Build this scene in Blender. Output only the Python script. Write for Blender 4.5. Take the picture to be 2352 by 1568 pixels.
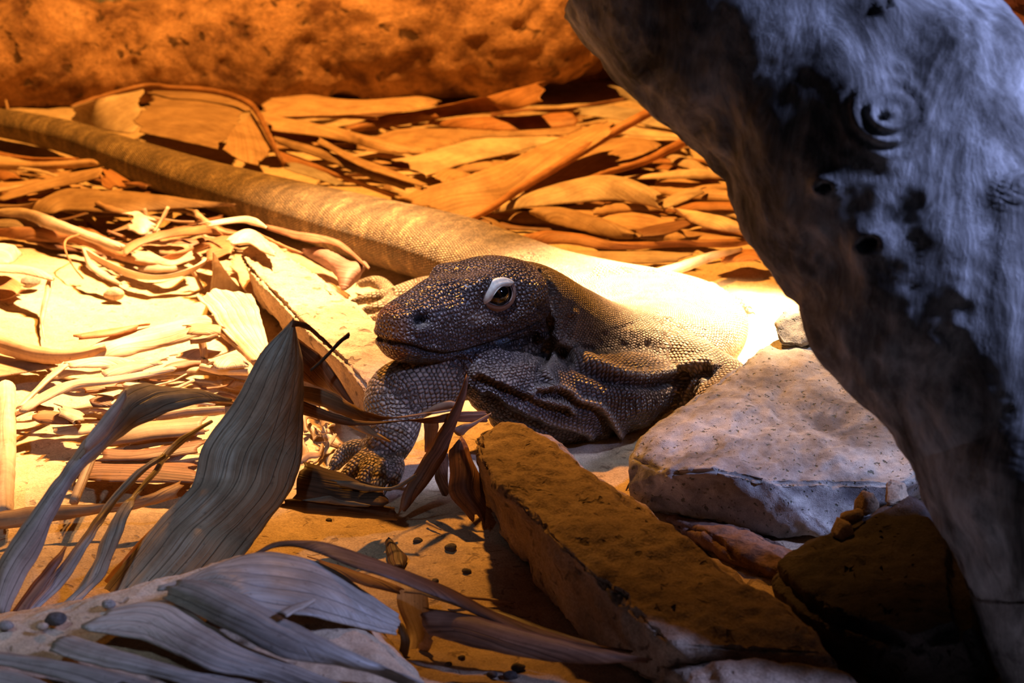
import bpy, bmesh, math, random
import numpy as np
from mathutils import Vector, Matrix, noise, kdtree
random.seed(7)
for o in list(bpy.data.objects): bpy.data.objects.remove(o)
scene = bpy.context.scene
col = scene.collection
R = math.radians

# ------------------------------------------------------------------ camera
CAMH, PITCH, LENS = 0.77, R(18.0), 70.0
FPX = LENS / 36.0 * 2352.0
cam = bpy.data.cameras.new('camera'); cam_o = bpy.data.objects.new('camera', cam); col.objects.link(cam_o)
cam_o.location = (0, 0, CAMH); cam_o.rotation_euler = (R(90) - PITCH, 0, 0)
cam.lens = LENS; cam.sensor_width = 36.0; cam.clip_start = 0.05; cam.clip_end = 50
cam.dof.use_dof = True; cam.dof.focus_distance = 2.04; cam.dof.aperture_fstop = 9.0
scene.camera = cam_o
CAM = Vector((0, 0, CAMH))
FW = Vector((0, math.cos(PITCH), -math.sin(PITCH))); UPV = Vector((0, math.sin(PITCH), math.cos(PITCH)))

# ------------------------------------------------------------------ world, lamps, exposure
w = bpy.data.worlds.new('world'); scene.world = w; w.use_nodes = True
w.node_tree.nodes['Background'].inputs[0].default_value = (0.30, 0.36, 0.60, 1)
w.node_tree.nodes['Background'].inputs[1].default_value = 0.006
vs = scene.view_settings
vs.view_transform = 'Standard'; vs.look = 'None'; vs.exposure = 0.0; vs.gamma = 1.0; vs.use_curve_mapping = False

def aim(o, target):
    d = Vector(target) - o.location
    o.rotation_euler = d.to_track_quat('-Z', 'Y').to_euler()
def spot(name, loc, target, color, power, angle, blend, size=0.03):
    l = bpy.data.lights.new(name, 'SPOT'); l.color = color; l.energy = power
    l.spot_size = R(angle); l.spot_blend = blend; l.shadow_soft_size = size
    o = bpy.data.objects.new(name, l); col.objects.link(o); o.location = loc; aim(o, target); return o
def area(name, loc, target, color, power, size):
    l = bpy.data.lights.new(name, 'AREA'); l.color = color; l.energy = power; l.shape = 'DISK'; l.size = size
    o = bpy.data.objects.new(name, l); col.objects.link(o); o.location = loc; aim(o, target); return o
# heat lamps hanging over the back of the enclosure
spot('heat_lamp_wide', (-0.20, 3.10, 1.70), (-0.42, 3.48, 0.0), (1.0, 0.41, 0.065), 380, 124.5, 0.5, 0.04)
spot('basking_lamp', (0.60, 2.52, 1.45), (0.25, 2.35, 0.04), (1.0, 0.62, 0.32), 4000, 26, 0.95, 0.03)
spot('basking_lamp_second', (-0.10, 3.00, 1.45), (-0.47, 2.40, 0.0), (1.0, 0.61, 0.29), 950, 39, 0.9, 0.03)
# cold daylight spots on the visitors' side, and added fills for boulder and head
spot('daylight_lamp_side', (2.05, 0.90, 1.70), (0.49, 1.34, 0.37), (0.38, 0.47, 1.0), 290, 23, 0.4, 0.16)
spot('boulder_fill', (1.35, 2.25, 1.60), (0.42, 1.98, 0.08), (0.62, 0.72, 1.0), 75, 17, 0.5, 0.06)  # added fill that brightens the boulder's top
spot('daylight_lamp', (-0.95, 0.25, 1.9), (-0.55, 1.62, 0.08), (0.60, 0.76, 1.0), 50, 23, 0.5, 0.06)
spot('head_fill', (-0.22, 1.68, 2.2), (-0.068, 1.985, 0.19), (0.62, 0.66, 1.0), 190, 7.6, 0.8, 0.03)  # narrow fill added for cool glints on the head

# ------------------------------------------------------------------ helpers
def ray(px, py):
    return FW + Vector((1, 0, 0)) * ((px - 1176.0) / FPX) + UPV * (-(py - 784.0) / FPX)
def G(px, py, h=0.0):                      # where the sight line meets height h
    d = ray(px, py); return CAM + d * ((h - CAMH) / d.z)
def V(px, py, Y):                          # where it meets the upright plane y = Y
    d = ray(px, py); return CAM + d * (Y / d.y)
def project(P):                            # numpy (n,3) -> pixel coordinates
    q = P - np.array(CAM); z = q @ np.array(FW)
    return 1176.0 + FPX * q[:, 0] / z, 784.0 - FPX * (q @ np.array(UPV)) / z
CROPS = {0: (0, 0, 1.0), 3: (0, 180, 2.904), 4: (600, 160, 2.904), 5: (1100, 160, 2.614), 6: (0, 560, 3.136),
         7: (0, 700, 2.24), 8: (0, 1100, 2.352), 1: (900, 900, 2.3475), 9: (500, 500, 3.267), 10: (600, 860, 3.92)}
def uncrop(p, c):
    x0, y0, k = CROPS[c]; return (x0 + p[0] / k, y0 + p[1] / k)

def tag(o, label=None, cat=None, group=None, kind=None):
    if label: o['label'] = label
    if cat: o['category'] = cat
    if group: o['group'] = group
    if kind: o['kind'] = kind
    return o
def link(name, me, mat=None, parent=None):
    o = bpy.data.objects.new(name, me); col.objects.link(o)
    if mat is not None: me.materials.append(mat)
    if parent is not None: o.parent = parent
    return o
def empty(name, loc=(0, 0, 0)):
    o = bpy.data.objects.new(name, None); col.objects.link(o); o.location = loc; o.empty_display_size = 0.02; return o
def mesh_from(name, v, f, smooth=True, uv=None, uv2=None):
    me = bpy.data.meshes.new(name); me.from_pydata([tuple(p) for p in v], [], f); me.validate(); me.update()
    if smooth: me.polygons.foreach_set('use_smooth', [True] * len(me.polygons))
    if uv is not None:
        l = me.uv_layers.new(name='UVMap')
        idx = np.empty(len(me.loops), dtype=np.int32); me.loops.foreach_get('vertex_index', idx)
        l.data.foreach_set('uv', np.asarray(uv, dtype=np.float32)[idx].ravel())
        l = me.uv_layers.new(name='Norm')
        l.data.foreach_set('uv', (np.asarray(uv2, dtype=np.float32)[idx] if uv2 is not None else np.full((len(idx), 2), .5, dtype=np.float32)).ravel())
    return me
def catmull(pts, n):
    """n points evenly spread along a Catmull-Rom curve; pts rows are vectors of any width"""
    P = np.asarray(pts, dtype=float)
    if len(P) == 1: return np.repeat(P, n, 0)
    Q = np.vstack([2 * P[0] - P[1], P, 2 * P[-1] - P[-2]])
    out = []
    for i in range(1, len(Q) - 2):
        t = np.linspace(0, 1, 24, endpoint=False)[:, None]
        a, b, c, d = Q[i - 1], Q[i], Q[i + 1], Q[i + 2]
        out.append(0.5 * ((2 * b) + (c - a) * t + (2 * a - 5 * b + 4 * c - d) * t**2 + (3 * b - a - 3 * c + d) * t**3))
    C = np.vstack(out + [P[-1:]])
    k = min(3, C.shape[1])
    s = np.r_[0, np.cumsum(np.linalg.norm(np.diff(C[:, :k], axis=0), axis=1))]
    if s[-1] < 1e-9: return np.repeat(P[:1], n, 0)
    u = np.linspace(0, s[-1], n)
    return np.stack([np.interp(u, s, C[:, j]) for j in range(C.shape[1])], 1)
def fbm(p, scale, octv=4, seed=0.0):
    return noise.fractal(Vector(p) * scale + Vector((seed, seed * 1.7, -seed)), 1.0, 2.0, octv)

# ------------------------------------------------------------------ materials
def new_mat(name):
    m = bpy.data.materials.new(name); m.use_nodes = True
    nt = m.node_tree; nt.nodes.clear()
    out = nt.nodes.new('ShaderNodeOutputMaterial'); return m, nt, out
def nd(nt, typ, ins=None, **props):
    n = nt.nodes.new('ShaderNode' + typ)
    for k, v in props.items(): setattr(n, k, v)
    for k, v in (ins or {}).items():
        if isinstance(v, tuple) and len(v) == 2 and hasattr(v[0], 'outputs'): nt.links.new(v[0].outputs[v[1]], n.inputs[k])
        elif hasattr(v, 'outputs'): nt.links.new(v.outputs[0], n.inputs[k])
        else: n.inputs[k].default_value = v
    return n
def ramp(nt, fac, stops):
    n = nt.nodes.new('ShaderNodeValToRGB'); e = n.color_ramp.elements
    while len(e) < len(stops): e.new(0.5)
    for i, (p, c) in enumerate(stops):
        e[i].position = p; e[i].color = c if len(c) == 4 else (*c, 1)
    if isinstance(fac, tuple): nt.links.new(fac[0].outputs[fac[1]], n.inputs[0])
    else: nt.links.new(fac.outputs[0], n.inputs[0])
    return n
def mixc(nt, fac, a, b, mode='MIX'):
    n = nt.nodes.new('ShaderNodeMix'); n.data_type = 'RGBA'; n.blend_type = mode
    for sock, v in ((n.inputs[0], fac), (n.inputs[6], a), (n.inputs[7], b)):
        if isinstance(v, tuple) and len(v) == 2 and hasattr(v[0], 'outputs'): nt.links.new(v[0].outputs[v[1]], sock)
        elif hasattr(v, 'outputs'): nt.links.new(v.outputs[2] if v.bl_idname == 'ShaderNodeMix' else v.outputs[0], sock)
        elif isinstance(v, (int, float)): sock.default_value = v
        else: sock.default_value = (*v, 1) if len(v) == 3 else v
    return n
def mth(nt, op, a, b=0.0, c=0.0):
    n = nt.nodes.new('ShaderNodeMath'); n.operation = op
    for i, v in enumerate((a, b, c)):
        if isinstance(v, tuple): nt.links.new(v[0].outputs[v[1]], n.inputs[i])
        elif hasattr(v, 'outputs'): nt.links.new(v.outputs[0], n.inputs[i])
        else: n.inputs[i].default_value = v
    return n
def finish(nt, out, colr, rough=0.7, height=None, bstr=0.5, bdist=0.002, spec=0.5):
    b = nt.nodes.new('ShaderNodeBsdfPrincipled')
    nt.links.new(colr.outputs[2] if colr.bl_idname == 'ShaderNodeMix' else colr.outputs[0], b.inputs['Base Color'])
    if hasattr(rough, 'outputs'): nt.links.new(rough.outputs[0], b.inputs['Roughness'])
    else: b.inputs['Roughness'].default_value = rough
    b.inputs['Specular IOR Level'].default_value = spec
    if height is not None:
        bm_ = nt.nodes.new('ShaderNodeBump'); bm_.inputs['Strength'].default_value = bstr; bm_.inputs['Distance'].default_value = bdist
        nt.links.new(height.outputs[0], bm_.inputs['Height']); nt.links.new(bm_.outputs[0], b.inputs['Normal'])
    nt.links.new(b.outputs[0], out.inputs[0]); return b

def leaf_mat(name, base, dark, light, transl=0.22, rough=0.55, veins=0.75):
    m, nt, out = new_mat(name)
    uv = nd(nt, 'UVMap', uv_map='UVMap')
    info = nd(nt, 'ObjectInfo')
    tc = nd(nt, 'TexCoord')
    mp = nd(nt, 'Mapping', {'Vector': uv, 'Scale': (520, 9, 1)})
    offs = nd(nt, 'VectorMath', {0: mp, 1: (info, 'Random')}, operation='ADD')
    st = nd(nt, 'TexNoise', {'Vector': offs, 'Scale': 1.0, 'Detail': 3.0, 'Roughness': 0.6})
    mp2 = nd(nt, 'Mapping', {'Vector': uv, 'Scale': (95, 2.2, 1)})
    offs2 = nd(nt, 'VectorMath', {0: mp2, 1: (info, 'Random')}, operation='ADD')
    vein = nd(nt, 'TexNoise', {'Vector': offs2, 'Scale': 1.0, 'Detail': 2.0})
    vr = ramp(nt, vein, [(0.47, (0, 0, 0)), (0.495, (1, 1, 1)), (0.505, (1, 1, 1)), (0.53, (0, 0, 0))])
    bl = nd(nt, 'TexNoise', {'Vector': (tc, 'Object'), 'Scale': 22.0, 'Detail': 5.0, 'Roughness': 0.65})
    c1 = ramp(nt, st, [(0.3, dark), (0.55, base), (0.75, light)])
    blr = ramp(nt, bl, [(0.35, (0.62, 0.55, 0.5)), (0.6, (1.12, 1.1, 1.08))])
    c2 = mixc(nt, 0.8, c1, blr, 'MULTIPLY')
    vd = mth(nt, 'MULTIPLY', (vr, 0), veins * 0.75)
    c3 = mixc(nt, vd, c2, tuple(x * 0.45 for x in dark))
    uvn = nd(nt, 'UVMap', uv_map='Norm'); fx = mth(nt, 'FRACT', (nd(nt, 'SeparateXYZ', {0: uvn}), 0))
    ed = mth(nt, 'ABSOLUTE', mth(nt, 'SUBTRACT', fx, 0.5))
    wob = mth(nt, 'ADD', ed, mth(nt, 'MULTIPLY', mth(nt, 'SUBTRACT', st, 0.5), 0.06))
    lin = nd(nt, 'MapRange', {'Value': wob, 'From Min': 0.455, 'From Max': 0.485, 'To Min': 0.0, 'To Max': 0.85})
    c3 = mixc(nt, lin, c3, tuple(x * 0.35 for x in dark))
    sp = nd(nt, 'TexNoise', {'Vector': (tc, 'Object'), 'Scale': 260.0, 'Detail': 1.0})
    spr = ramp(nt, sp, [(0.68, (0, 0, 0)), (0.76, (0.5, 0.5, 0.5))])
    c3 = mixc(nt, (spr, 0), c3, tuple(x * 0.4 for x in dark))
    rv = nd(nt, 'MapRange', {'Value': (info, 'Random'), 'To Min': 0.72, 'To Max': 1.18})
    hs = nd(nt, 'HueSaturation', {'Color': (c3, 2), 'Value': rv})
    hgt = mth(nt, 'SUBTRACT', mth(nt, 'ADD', mth(nt, 'MULTIPLY', st, 0.28), mth(nt, 'MULTIPLY', (vr, 0), -0.4)), lin)
    p = finish(nt, out, hs, rough, hgt, 0.55, 0.0012, 0.35)
    tr = nd(nt, 'BsdfTranslucent', {'Color': hs})
    mx = nd(nt, 'MixShader', {0: transl, 1: p, 2: tr})
    nt.links.new(mx.outputs[0], out.inputs[0])
    return m
M = {}
M['tan'] = leaf_mat('dry_leaf_tan', (0.50, 0.33, 0.19), (0.40, 0.245, 0.135), (0.58, 0.41, 0.26), veins=0.45)
M['pale'] = leaf_mat('dry_leaf_pale', (0.66, 0.52, 0.38), (0.55, 0.41, 0.28), (0.74, 0.61, 0.47), veins=0.35)
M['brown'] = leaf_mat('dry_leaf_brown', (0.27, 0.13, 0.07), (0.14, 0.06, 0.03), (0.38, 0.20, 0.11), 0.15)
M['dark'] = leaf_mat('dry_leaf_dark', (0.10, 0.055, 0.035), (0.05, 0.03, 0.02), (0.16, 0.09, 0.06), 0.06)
M['grey'] = leaf_mat('weathered_leaf_grey', (0.42, 0.36, 0.29), (0.32, 0.275, 0.22), (0.50, 0.44, 0.37), 0.16, 0.40, 0.25)
M['rust'] = leaf_mat('dry_leaf_rust', (0.46, 0.23, 0.10), (0.34, 0.15, 0.06), (0.54, 0.30, 0.15), 0.3, veins=0.5)
M['purple'] = leaf_mat('dead_leaf_purple_brown', (0.30, 0.16, 0.12), (0.20, 0.10, 0.075), (0.38, 0.22, 0.17), 0.08, 0.6, 0.2)

def stone_mat(name, a, b, c, scale=14.0, spots=(0.02, 0.02, 0.02), spot_amt=0.7, spot_scale=90.0, bdist=0.004, rough=0.85, dist=0.8, lo=0.32, hi=0.68):
    m, nt, out = new_mat(name)
    tc = nd(nt, 'TexCoord')
    n1 = nd(nt, 'TexNoise', {'Vector': (tc, 'Object'), 'Scale': scale, 'Detail': 8.0, 'Roughness': 0.65, 'Distortion': 0.4})
    n2 = nd(nt, 'TexNoise', {'Vector': (tc, 'Object'), 'Scale': scale * 9, 'Detail': 6.0, 'Roughness': 0.7})
    n3 = nd(nt, 'TexNoise', {'Vector': (tc, 'Object'), 'Scale': spot_scale, 'Detail': 2.0, 'Distortion': dist})
    n4 = nd(nt, 'TexNoise', {'Vector': (tc, 'Object'), 'Scale': spot_scale * 7, 'Detail': 2.0})
    c1 = ramp(nt, n1, [(lo, a), ((lo + hi) / 2, b), (hi, c)])
    c2 = mixc(nt, 0.45, c1, ramp(nt, n2, [(0.3, (0.45, 0.43, 0.42)), (0.7, (1.25, 1.22, 1.18))]), 'MULTIPLY')
    sr = ramp(nt, n3, [(0.63, (0, 0, 0)), (0.70, (spot_amt,) * 3)])
    c3 = mixc(nt, (sr, 0), c2, spots)
    c4 = mixc(nt, 0.5, c3, ramp(nt, n4, [(0.35, (0.6, 0.58, 0.56)), (0.65, (1.25, 1.25, 1.25))]), 'MULTIPLY')
    h = mth(nt, 'ADD', mth(nt, 'ADD', mth(nt, 'MULTIPLY', n1, 1.2), mth(nt, 'MULTIPLY', n2, 0.6)),
            mth(nt, 'ADD', mth(nt, 'MULTIPLY', (sr, 0), -0.5), mth(nt, 'MULTIPLY', n4, 0.18)))
    finish(nt, out, c4, rough, h, 0.8, bdist, 0.3)
    return m
M['sand'] = stone_mat('coarse_sand', (0.40, 0.29, 0.18), (0.52, 0.39, 0.25), (0.60, 0.47, 0.32), 7.0, (0.14, 0.09, 0.06), 0.6, 75.0, 0.0035, 0.95)
M['rock_grey'] = stone_mat('speckled_grey_rock', (0.15, 0.145, 0.14), (0.36, 0.345, 0.31), (0.58, 0.56, 0.50), 11.0, (0.07, 0.08, 0.045), 0.8, 190.0, 0.004, dist=0.1, lo=0.38, hi=0.62)
M['rock_tan'] = stone_mat('tan_sandstone', (0.30, 0.21, 0.14), (0.44, 0.32, 0.22), (0.55, 0.43, 0.31), 8.0, (0.09, 0.06, 0.04), 0.7, 60.0, 0.005)
M['rock_dark'] = stone_mat('dark_rock', (0.05, 0.042, 0.04), (0.09, 0.075, 0.065), (0.15, 0.125, 0.105), 9.0, (0.02, 0.02, 0.02), 0.6, 70.0, 0.004)
M['rock_red'] = stone_mat('red_rock', (0.20, 0.08, 0.06), (0.34, 0.15, 0.12), (0.42, 0.22, 0.18), 7.0, (0.08, 0.03, 0.02), 0.6, 60.0, 0.004)
M['rock_brown'] = stone_mat('brown_rock', (0.12, 0.07, 0.05), (0.19, 0.11, 0.075), (0.26, 0.16, 0.11), 9.0, (0.04, 0.02, 0.02), 0.6, 60.0, 0.004)
M['log'] = stone_mat('pitted_log_wood', (0.12, 0.052, 0.028), (0.37, 0.20, 0.105), (0.53, 0.31, 0.18), 9.0, (0.05, 0.025, 0.015), 0.85, 26.0, 0.014, dist=0.4, lo=0.38, hi=0.66)
M['pebble'] = stone_mat('pebble_stone', (0.20, 0.17, 0.15), (0.36, 0.31, 0.26), (0.48, 0.43, 0.36), 30.0)
# ================================================================== the setting
def ground_h(x, y):
    z = 0.020 * fbm((x, y, 0), 1.6, 3, 3.1) + 0.007 * fbm((x, y, 0), 9.0, 4, 5.0) + 0.0022 * fbm((x, y, 0.3), 45.0, 3, 1.0)
    return z - 0.004
ny, nx = 420, 300
ys = 1.15 * (6.6 / 1.15) ** np.linspace(0, 1, ny)
gv, gf = [], []
for y in ys:
    wx = 0.52 * y + 0.55
    for i in range(nx):
        x = (i / (nx - 1) * 2 - 1) * wx
        gv.append((x, y, ground_h(x, y)))
for j in range(ny - 1):
    for i in range(nx - 1):
        a = j * nx + i; gf.append((a, a + 1, a + nx + 1, a + nx))
tag(link('floor', mesh_from('floor', gv, gf), M['sand']), 'pale coarse sand covering the enclosure floor', 'sand', kind='structure')

def loft_mesh(name, spine, radii, nseg, nth, disp=None, cap=True, flat=1.0):
    S = catmull([(*p, r) for p, r in zip(spine, radii)], nseg)
    v, f = [], []
    for i in range(nseg):
        c = Vector(S[i, :3]); t = Vector(S[min(i + 1, nseg - 1), :3]) - Vector(S[max(i - 1, 0), :3]); t.normalize()
        ref = Vector((0, 0, 1)) if abs(t.z) < 0.9 else Vector((0, 1, 0))
        sd = t.cross(ref).normalized(); up = sd.cross(t)
        for k in range(nth):
            a = 2 * math.pi * k / nth
            n = sd * math.cos(a) + up * math.sin(a) * flat
            p = c + n * S[i, 3]
            if disp: p = p + n * disp(p, i / (nseg - 1), a)
            v.append(p)
    for i in range(nseg - 1):
        for k in range(nth):
            a, b = i * nth + k, i * nth + (k + 1) % nth
            f.append((a, b, b + nth, a + nth))
    if cap:
        for i0, rev in ((0, True), (nseg - 1, False)):
            c = Vector((0, 0, 0))
            for k in range(nth): c += v[i0 * nth + k]
            v.append(c / nth); ci = len(v) - 1
            for k in range(nth):
                a, b = i0 * nth + k, i0 * nth + (k + 1) % nth
                f.append((b, a, ci) if rev else (a, b, ci))
    return mesh_from(name, v, f)

# back wall of the enclosure: rough dark rock
wv, wf = [], []
for j in range(40):
    for i in range(90):
        x = -3.6 + 7.2 * i / 89; z = -0.1 + 2.6 * j / 39
        wv.append((x, 6.1 + 0.20 * fbm((x, 0, z), 1.1, 4, 2.0), z))
for j in range(39):
    for i in range(89):
        a = j * 90 + i; wf.append((a, a + 1, a + 91, a + 90))
tag(link('wall_back', mesh_from('wall_back', wv, wf), M['rock_dark']), 'dark rough rock wall behind the log', 'wall', kind='structure')

# ================================================================== big log across the back
def log_disp(p, t, a):
    d = 0.030 * fbm(p, 3.2, 3, 8.0) + 0.014 * fbm(p, 13.0, 4, 4.0)
    pit = noise.noise(Vector(p) * 19.0 + Vector((3, 1, 7)))
    if pit > 0.25: d -= 0.03 * (pit - 0.25)
    return d
lp = [V(-260, 132, 3.95), V(20, 130, 3.95), V(120, 122, 3.95), V(250, 136, 3.95), V(400, 118, 3.95), V(600, 100, 3.95), V(800, 82, 3.96), V(1000, 72, 3.98), V(1190, 38, 4.02), V(1400, -70, 4.1), V(1560, -190, 4.2)]
lr = [0.126, 0.122, 0.116, 0.101, 0.106, 0.113, 0.114, 0.127, 0.136, 0.14, 0.12]
tag(link('fallen_log', loft_mesh('fallen_log', lp, lr, 260, 96, log_disp), M['log']),
    'thick pitted log lying across the back, glowing orange', 'log')
# a second, darker bough under its right end, and low rocks behind
def rough(amp, sc, seed):
    return lambda p, t, a: amp * fbm(p, sc, 4, seed)
tag(link('bough', loft_mesh('bough', [V(1230, 190, 4.25), V(1330, 165, 4.25), V(1480, 140, 4.3), V(1640, 110, 4.35)], [0.05, 0.072, 0.08, 0.08], 70, 40, rough(0.02, 9, 6)), M['log']),
    'short dark brown bough under the end of the big log', 'bough')

def hull_rock(name, label, pts, mat, sub=4, amp=0.012, scale=8.0, seed=1.0, smooth=2, fine=0.0025, cat='rock', group=None, bev=0.012):
    bm = bmesh.new()
    for p in pts: bm.verts.new(p)
    r = bmesh.ops.convex_hull(bm, input=bm.verts)
    for g in set(e for e in r['geom_interior'] + r['geom_unused'] if isinstance(e, bmesh.types.BMVert)): bm.verts.remove(g)
    bmesh.ops.dissolve_limit(bm, angle_limit=R(7), verts=bm.verts, edges=bm.edges)
    bmesh.ops.bevel(bm, geom=[e for e in bm.edges if e.calc_face_angle(0) > R(24)], offset=bev, segments=2, affect='EDGES', clamp_overlap=True)
    bmesh.ops.triangulate(bm, faces=bm.faces)
    L = 0.03
    for it in range(7):
        es = [e for e in bm.edges if e.calc_length() > L]
        if not es or len(bm.verts) > 22000: break
        bmesh.ops.subdivide_edges(bm, edges=es, cuts=1)
        bmesh.ops.triangulate(bm, faces=[f for f in bm.faces if len(f.verts) > 3])
        if it > 1: L = max(0.0055, L * 0.55)
    for _ in range(smooth): bmesh.ops.smooth_vert(bm, verts=bm.verts, factor=0.5, use_axis_x=True, use_axis_y=True, use_axis_z=True)
    bm.normal_update()
    for v in bm.verts:
        n1 = fbm(v.co, scale, 4, seed); n2 = fbm(v.co, scale * 7, 3, seed + 3)
        rid = abs(noise.noise(v.co * scale * 1.7 + Vector((seed, 5, 2))))
        v.co += v.normal * (amp * n1 + fine * n2 - (amp * 0.18 * max(0, 0.12 - rid) / 0.12 if rid < 0.12 else 0))
    me = bpy.data.meshes.new(name); bm.to_mesh(me); bm.free()
    me.polygons.foreach_set('use_smooth', [True] * len(me.polygons))
    return tag(link(name, me, mat), label, cat, group)

# stone slab left of the lizard's head
T = 0.075
hull_rock('edging_stone', 'long pale stone slab beside the snout, bright flat top', [
    G(545, 575, T), G(600, 548, T), G(700, 605, T), G(800, 675, T), G(885, 755, T), G(935, 850, T - .01), G(905, 905, T - .015), G(862, 925, T - .015),
    G(800, 838, T), G(700, 748, T), G(610, 650, T), G(558, 605, T),
    G(600, 700, 0), G(690, 800, 0), G(790, 915, 0), G(835, 975, 0), G(940, 945, 0), G(900, 800, -.02), G(620, 600, -.02)],
    M['rock_tan'], amp=0.006, scale=12, seed=2.0, bev=0.005)
# stone slab in front of the chest
SLAB_FRONT = hull_rock('edging_stone', 'long brown stone slab running forward from under the throat', [
    G(1085, 985, .105), G(1160, 968, .105), G(1235, 1000, .10), G(1330, 1085, .095), G(1440, 1190, .085), G(1570, 1280, .075), G(1800, 1400, .06), G(1900, 1500, .05),
    G(1540, 1480, .055), G(1430, 1390, .065), G(1340, 1300, .078), G(1240, 1205, .088), G(1150, 1115, .095), G(1105, 1060, .10),
    G(1090, 1150, 0), G(1190, 1290, 0), G(1330, 1440, 0), G(1500, 1590, 0), G(1950, 1620, 0), G(1650, 1290, 0), G(1260, 1060, 0)],
    M['rock_tan'], amp=0.011, scale=12, seed=5.0, bev=0.006, fine=0.0022)
# big leaning grey rock
BOULDER = hull_rock('boulder', 'big speckled grey boulder leaning between the lizard and the tree trunk', [
    V(1478, 1018, 1.86), V(1520, 985, 1.90), V(1640, 885, 2.0), V(1745, 800, 2.06), V(1790, 790, 2.08), V(1870, 775, 2.10), V(1980, 790, 2.08), V(2150, 900, 2.0), V(2190, 1010, 1.86),
    V(1448, 1050, 1.84), V(1436, 1130, 1.82), G(1450, 1185, .0), G(1545, 1168, .0), G(1750, 1165, .0), G(1950, 1150, .0), V(2080, 1110, 1.76),
    V(1535, 1085, 1.775), V(1640, 1078, 1.755), V(1755, 1098, 1.745), V(1850, 1182, 1.735), V(1915, 1240, 1.73),
    Vector((0.29, 1.98, 0)), Vector((0.44, 2.13, 0)), Vector((0.55, 2.0, 0))],
    M['rock_grey'], amp=0.010, scale=9, seed=7.0, smooth=2, bev=0.008)
CAP_STONE = hull_rock('stone', 'small rounded stone capping the top of the grey boulder', [
    V(1763, 765, 2.06), V(1775, 728, 2.07), V(1830, 700, 2.08), V(1895, 712, 2.08), V(1915, 760, 2.06), V(1860, 806, 2.045), V(1785, 806, 2.045), V(1820, 700, 2.13), V(1890, 720, 2.13)],
    M['rock_grey'], amp=0.004, scale=25, seed=9.0, smooth=4, fine=0.001, bev=0.01)
# dark rocks lower right
DARK_ROCK = hull_rock('rock', 'low dark rock wedged under the leaning tree trunk', [
    G(1905, 1240, .075), G(2010, 1165, .085), G(2110, 1120, .09), G(2200, 1250, .088), G(2235, 1430, .078), G(2100, 1480, .075), G(1850, 1400, .06), G(1760, 1310, .05),
    G(1780, 1420, 0), G(2000, 1600, 0), G(2300, 1600, 0), G(2290, 1260, 0), G(2050, 1180, 0)],
    M['rock_dark'], amp=0.009, scale=9, seed=11.0)
RED_ROCK = hull_rock('rock', 'reddish brown rock at the foot of the grey boulder', [
    G(1545, 1200, .015), G(1610, 1215, .030), G(1720, 1225, .030), G(1820, 1270, .025), G(1690, 1285, .018), G(1505, 1188, 0), G(1610, 1250, 0), G(1710, 1330, 0), G(1850, 1370, 0), G(1860, 1280, 0), G(1700, 1205, 0)],
    M['rock_brown'], amp=0.006, scale=14, seed=13.0)
CORNER_ROCK = hull_rock('rock', 'smooth grey rock in the dark corner in front of the slab', [
    G(1490, 1530, .03), G(1600, 1490, .05), G(1750, 1480, .055), G(1950, 1520, .05), G(2050, 1600, .04), G(1480, 1620, 0), G(2100, 1700, 0), G(1480, 1560, 0), G(1700, 1740, .03)],
    M['rock_tan'], amp=0.007, scale=10, seed=15.0, smooth=4)
# sand crust clinging along the rocks' seam
for k, (px, py, h, rr) in enumerate(((2000, 1150, .088, .016), (1960, 1190, .083, .013), (1930, 1215, .078, .012), (2060, 1128, .09, .014))):
    c = G(px, py, h)
    hull_rock('sand_clump', 'crumbly pale sand clump on the dark rock by the boulder', [c + Vector((random.uniform(-1, 1), random.uniform(-1, 1), random.uniform(-.8, .8))) * rr for _ in range(14)],
              M['sand'], amp=0.004, scale=40, seed=20 + k, smooth=1, cat='sand clump', group='sand clumps on the dark rock', bev=0.002)
# sand-topped slab in the near left corner
SL = .080
hull_rock('slab', 'flat sand-crusted slab under the split grey leaves', [
    G(-160, 1470, SL), G(0, 1428, SL), G(150, 1388, SL), G(300, 1347, SL), G(450, 1308, SL), G(600, 1270, SL), G(660, 1290, SL - .004), G(740, 1350, SL - .012), G(840, 1440, SL - .02), G(960, 1560, SL - .03), G(1060, 1700, SL - .03),
    G(500, 1900, SL - .01), G(-200, 1900, SL), G(-250, 1480, 0), G(640, 1290, 0.01), G(800, 1360, 0), G(1150, 1760, 0), G(-200, 1990, 0)],
    M['sand'], amp=0.004, scale=10, seed=17.0, smooth=2, cat='stone slab', bev=0.005)
# right background: reddish rock
hull_rock('rock', 'red lit rock standing behind the tree trunk', [
    V(2190, -60, 3.0), V(2260, 60, 3.0), V(2352, 170, 3.0), V(2500, 200, 3.0), V(2600, -100, 3.1), V(2200, 260, 3.1), V(2100, -80, 3.3), V(2600, -100, 3.5), Vector((0.62, 3.0, 0)), Vector((1.2, 3.0, 0)), Vector((1.1, 3.6, 0)), Vector((0.6, 3.5, 0))],
    M['rock_red'], amp=0.02, scale=6, seed=19.0)
hull_rock('rock', 'small grey rock in the dark gap behind the log', [
    V(195, 30, 4.75), V(215, 5, 4.75), V(245, -5, 4.75), V(275, 8, 4.75), V(285, 30, 4.75), V(240, 0, 4.9), V(200, 120, 4.8), V(290, 120, 4.8), Vector((-1.0, 4.8, 0)), Vector((-.9, 4.9, 0)), Vector((-.9, 4.7, 0))],
    M['rock_grey'], amp=0.008, scale=12, seed=21.0, smooth=4)

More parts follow.
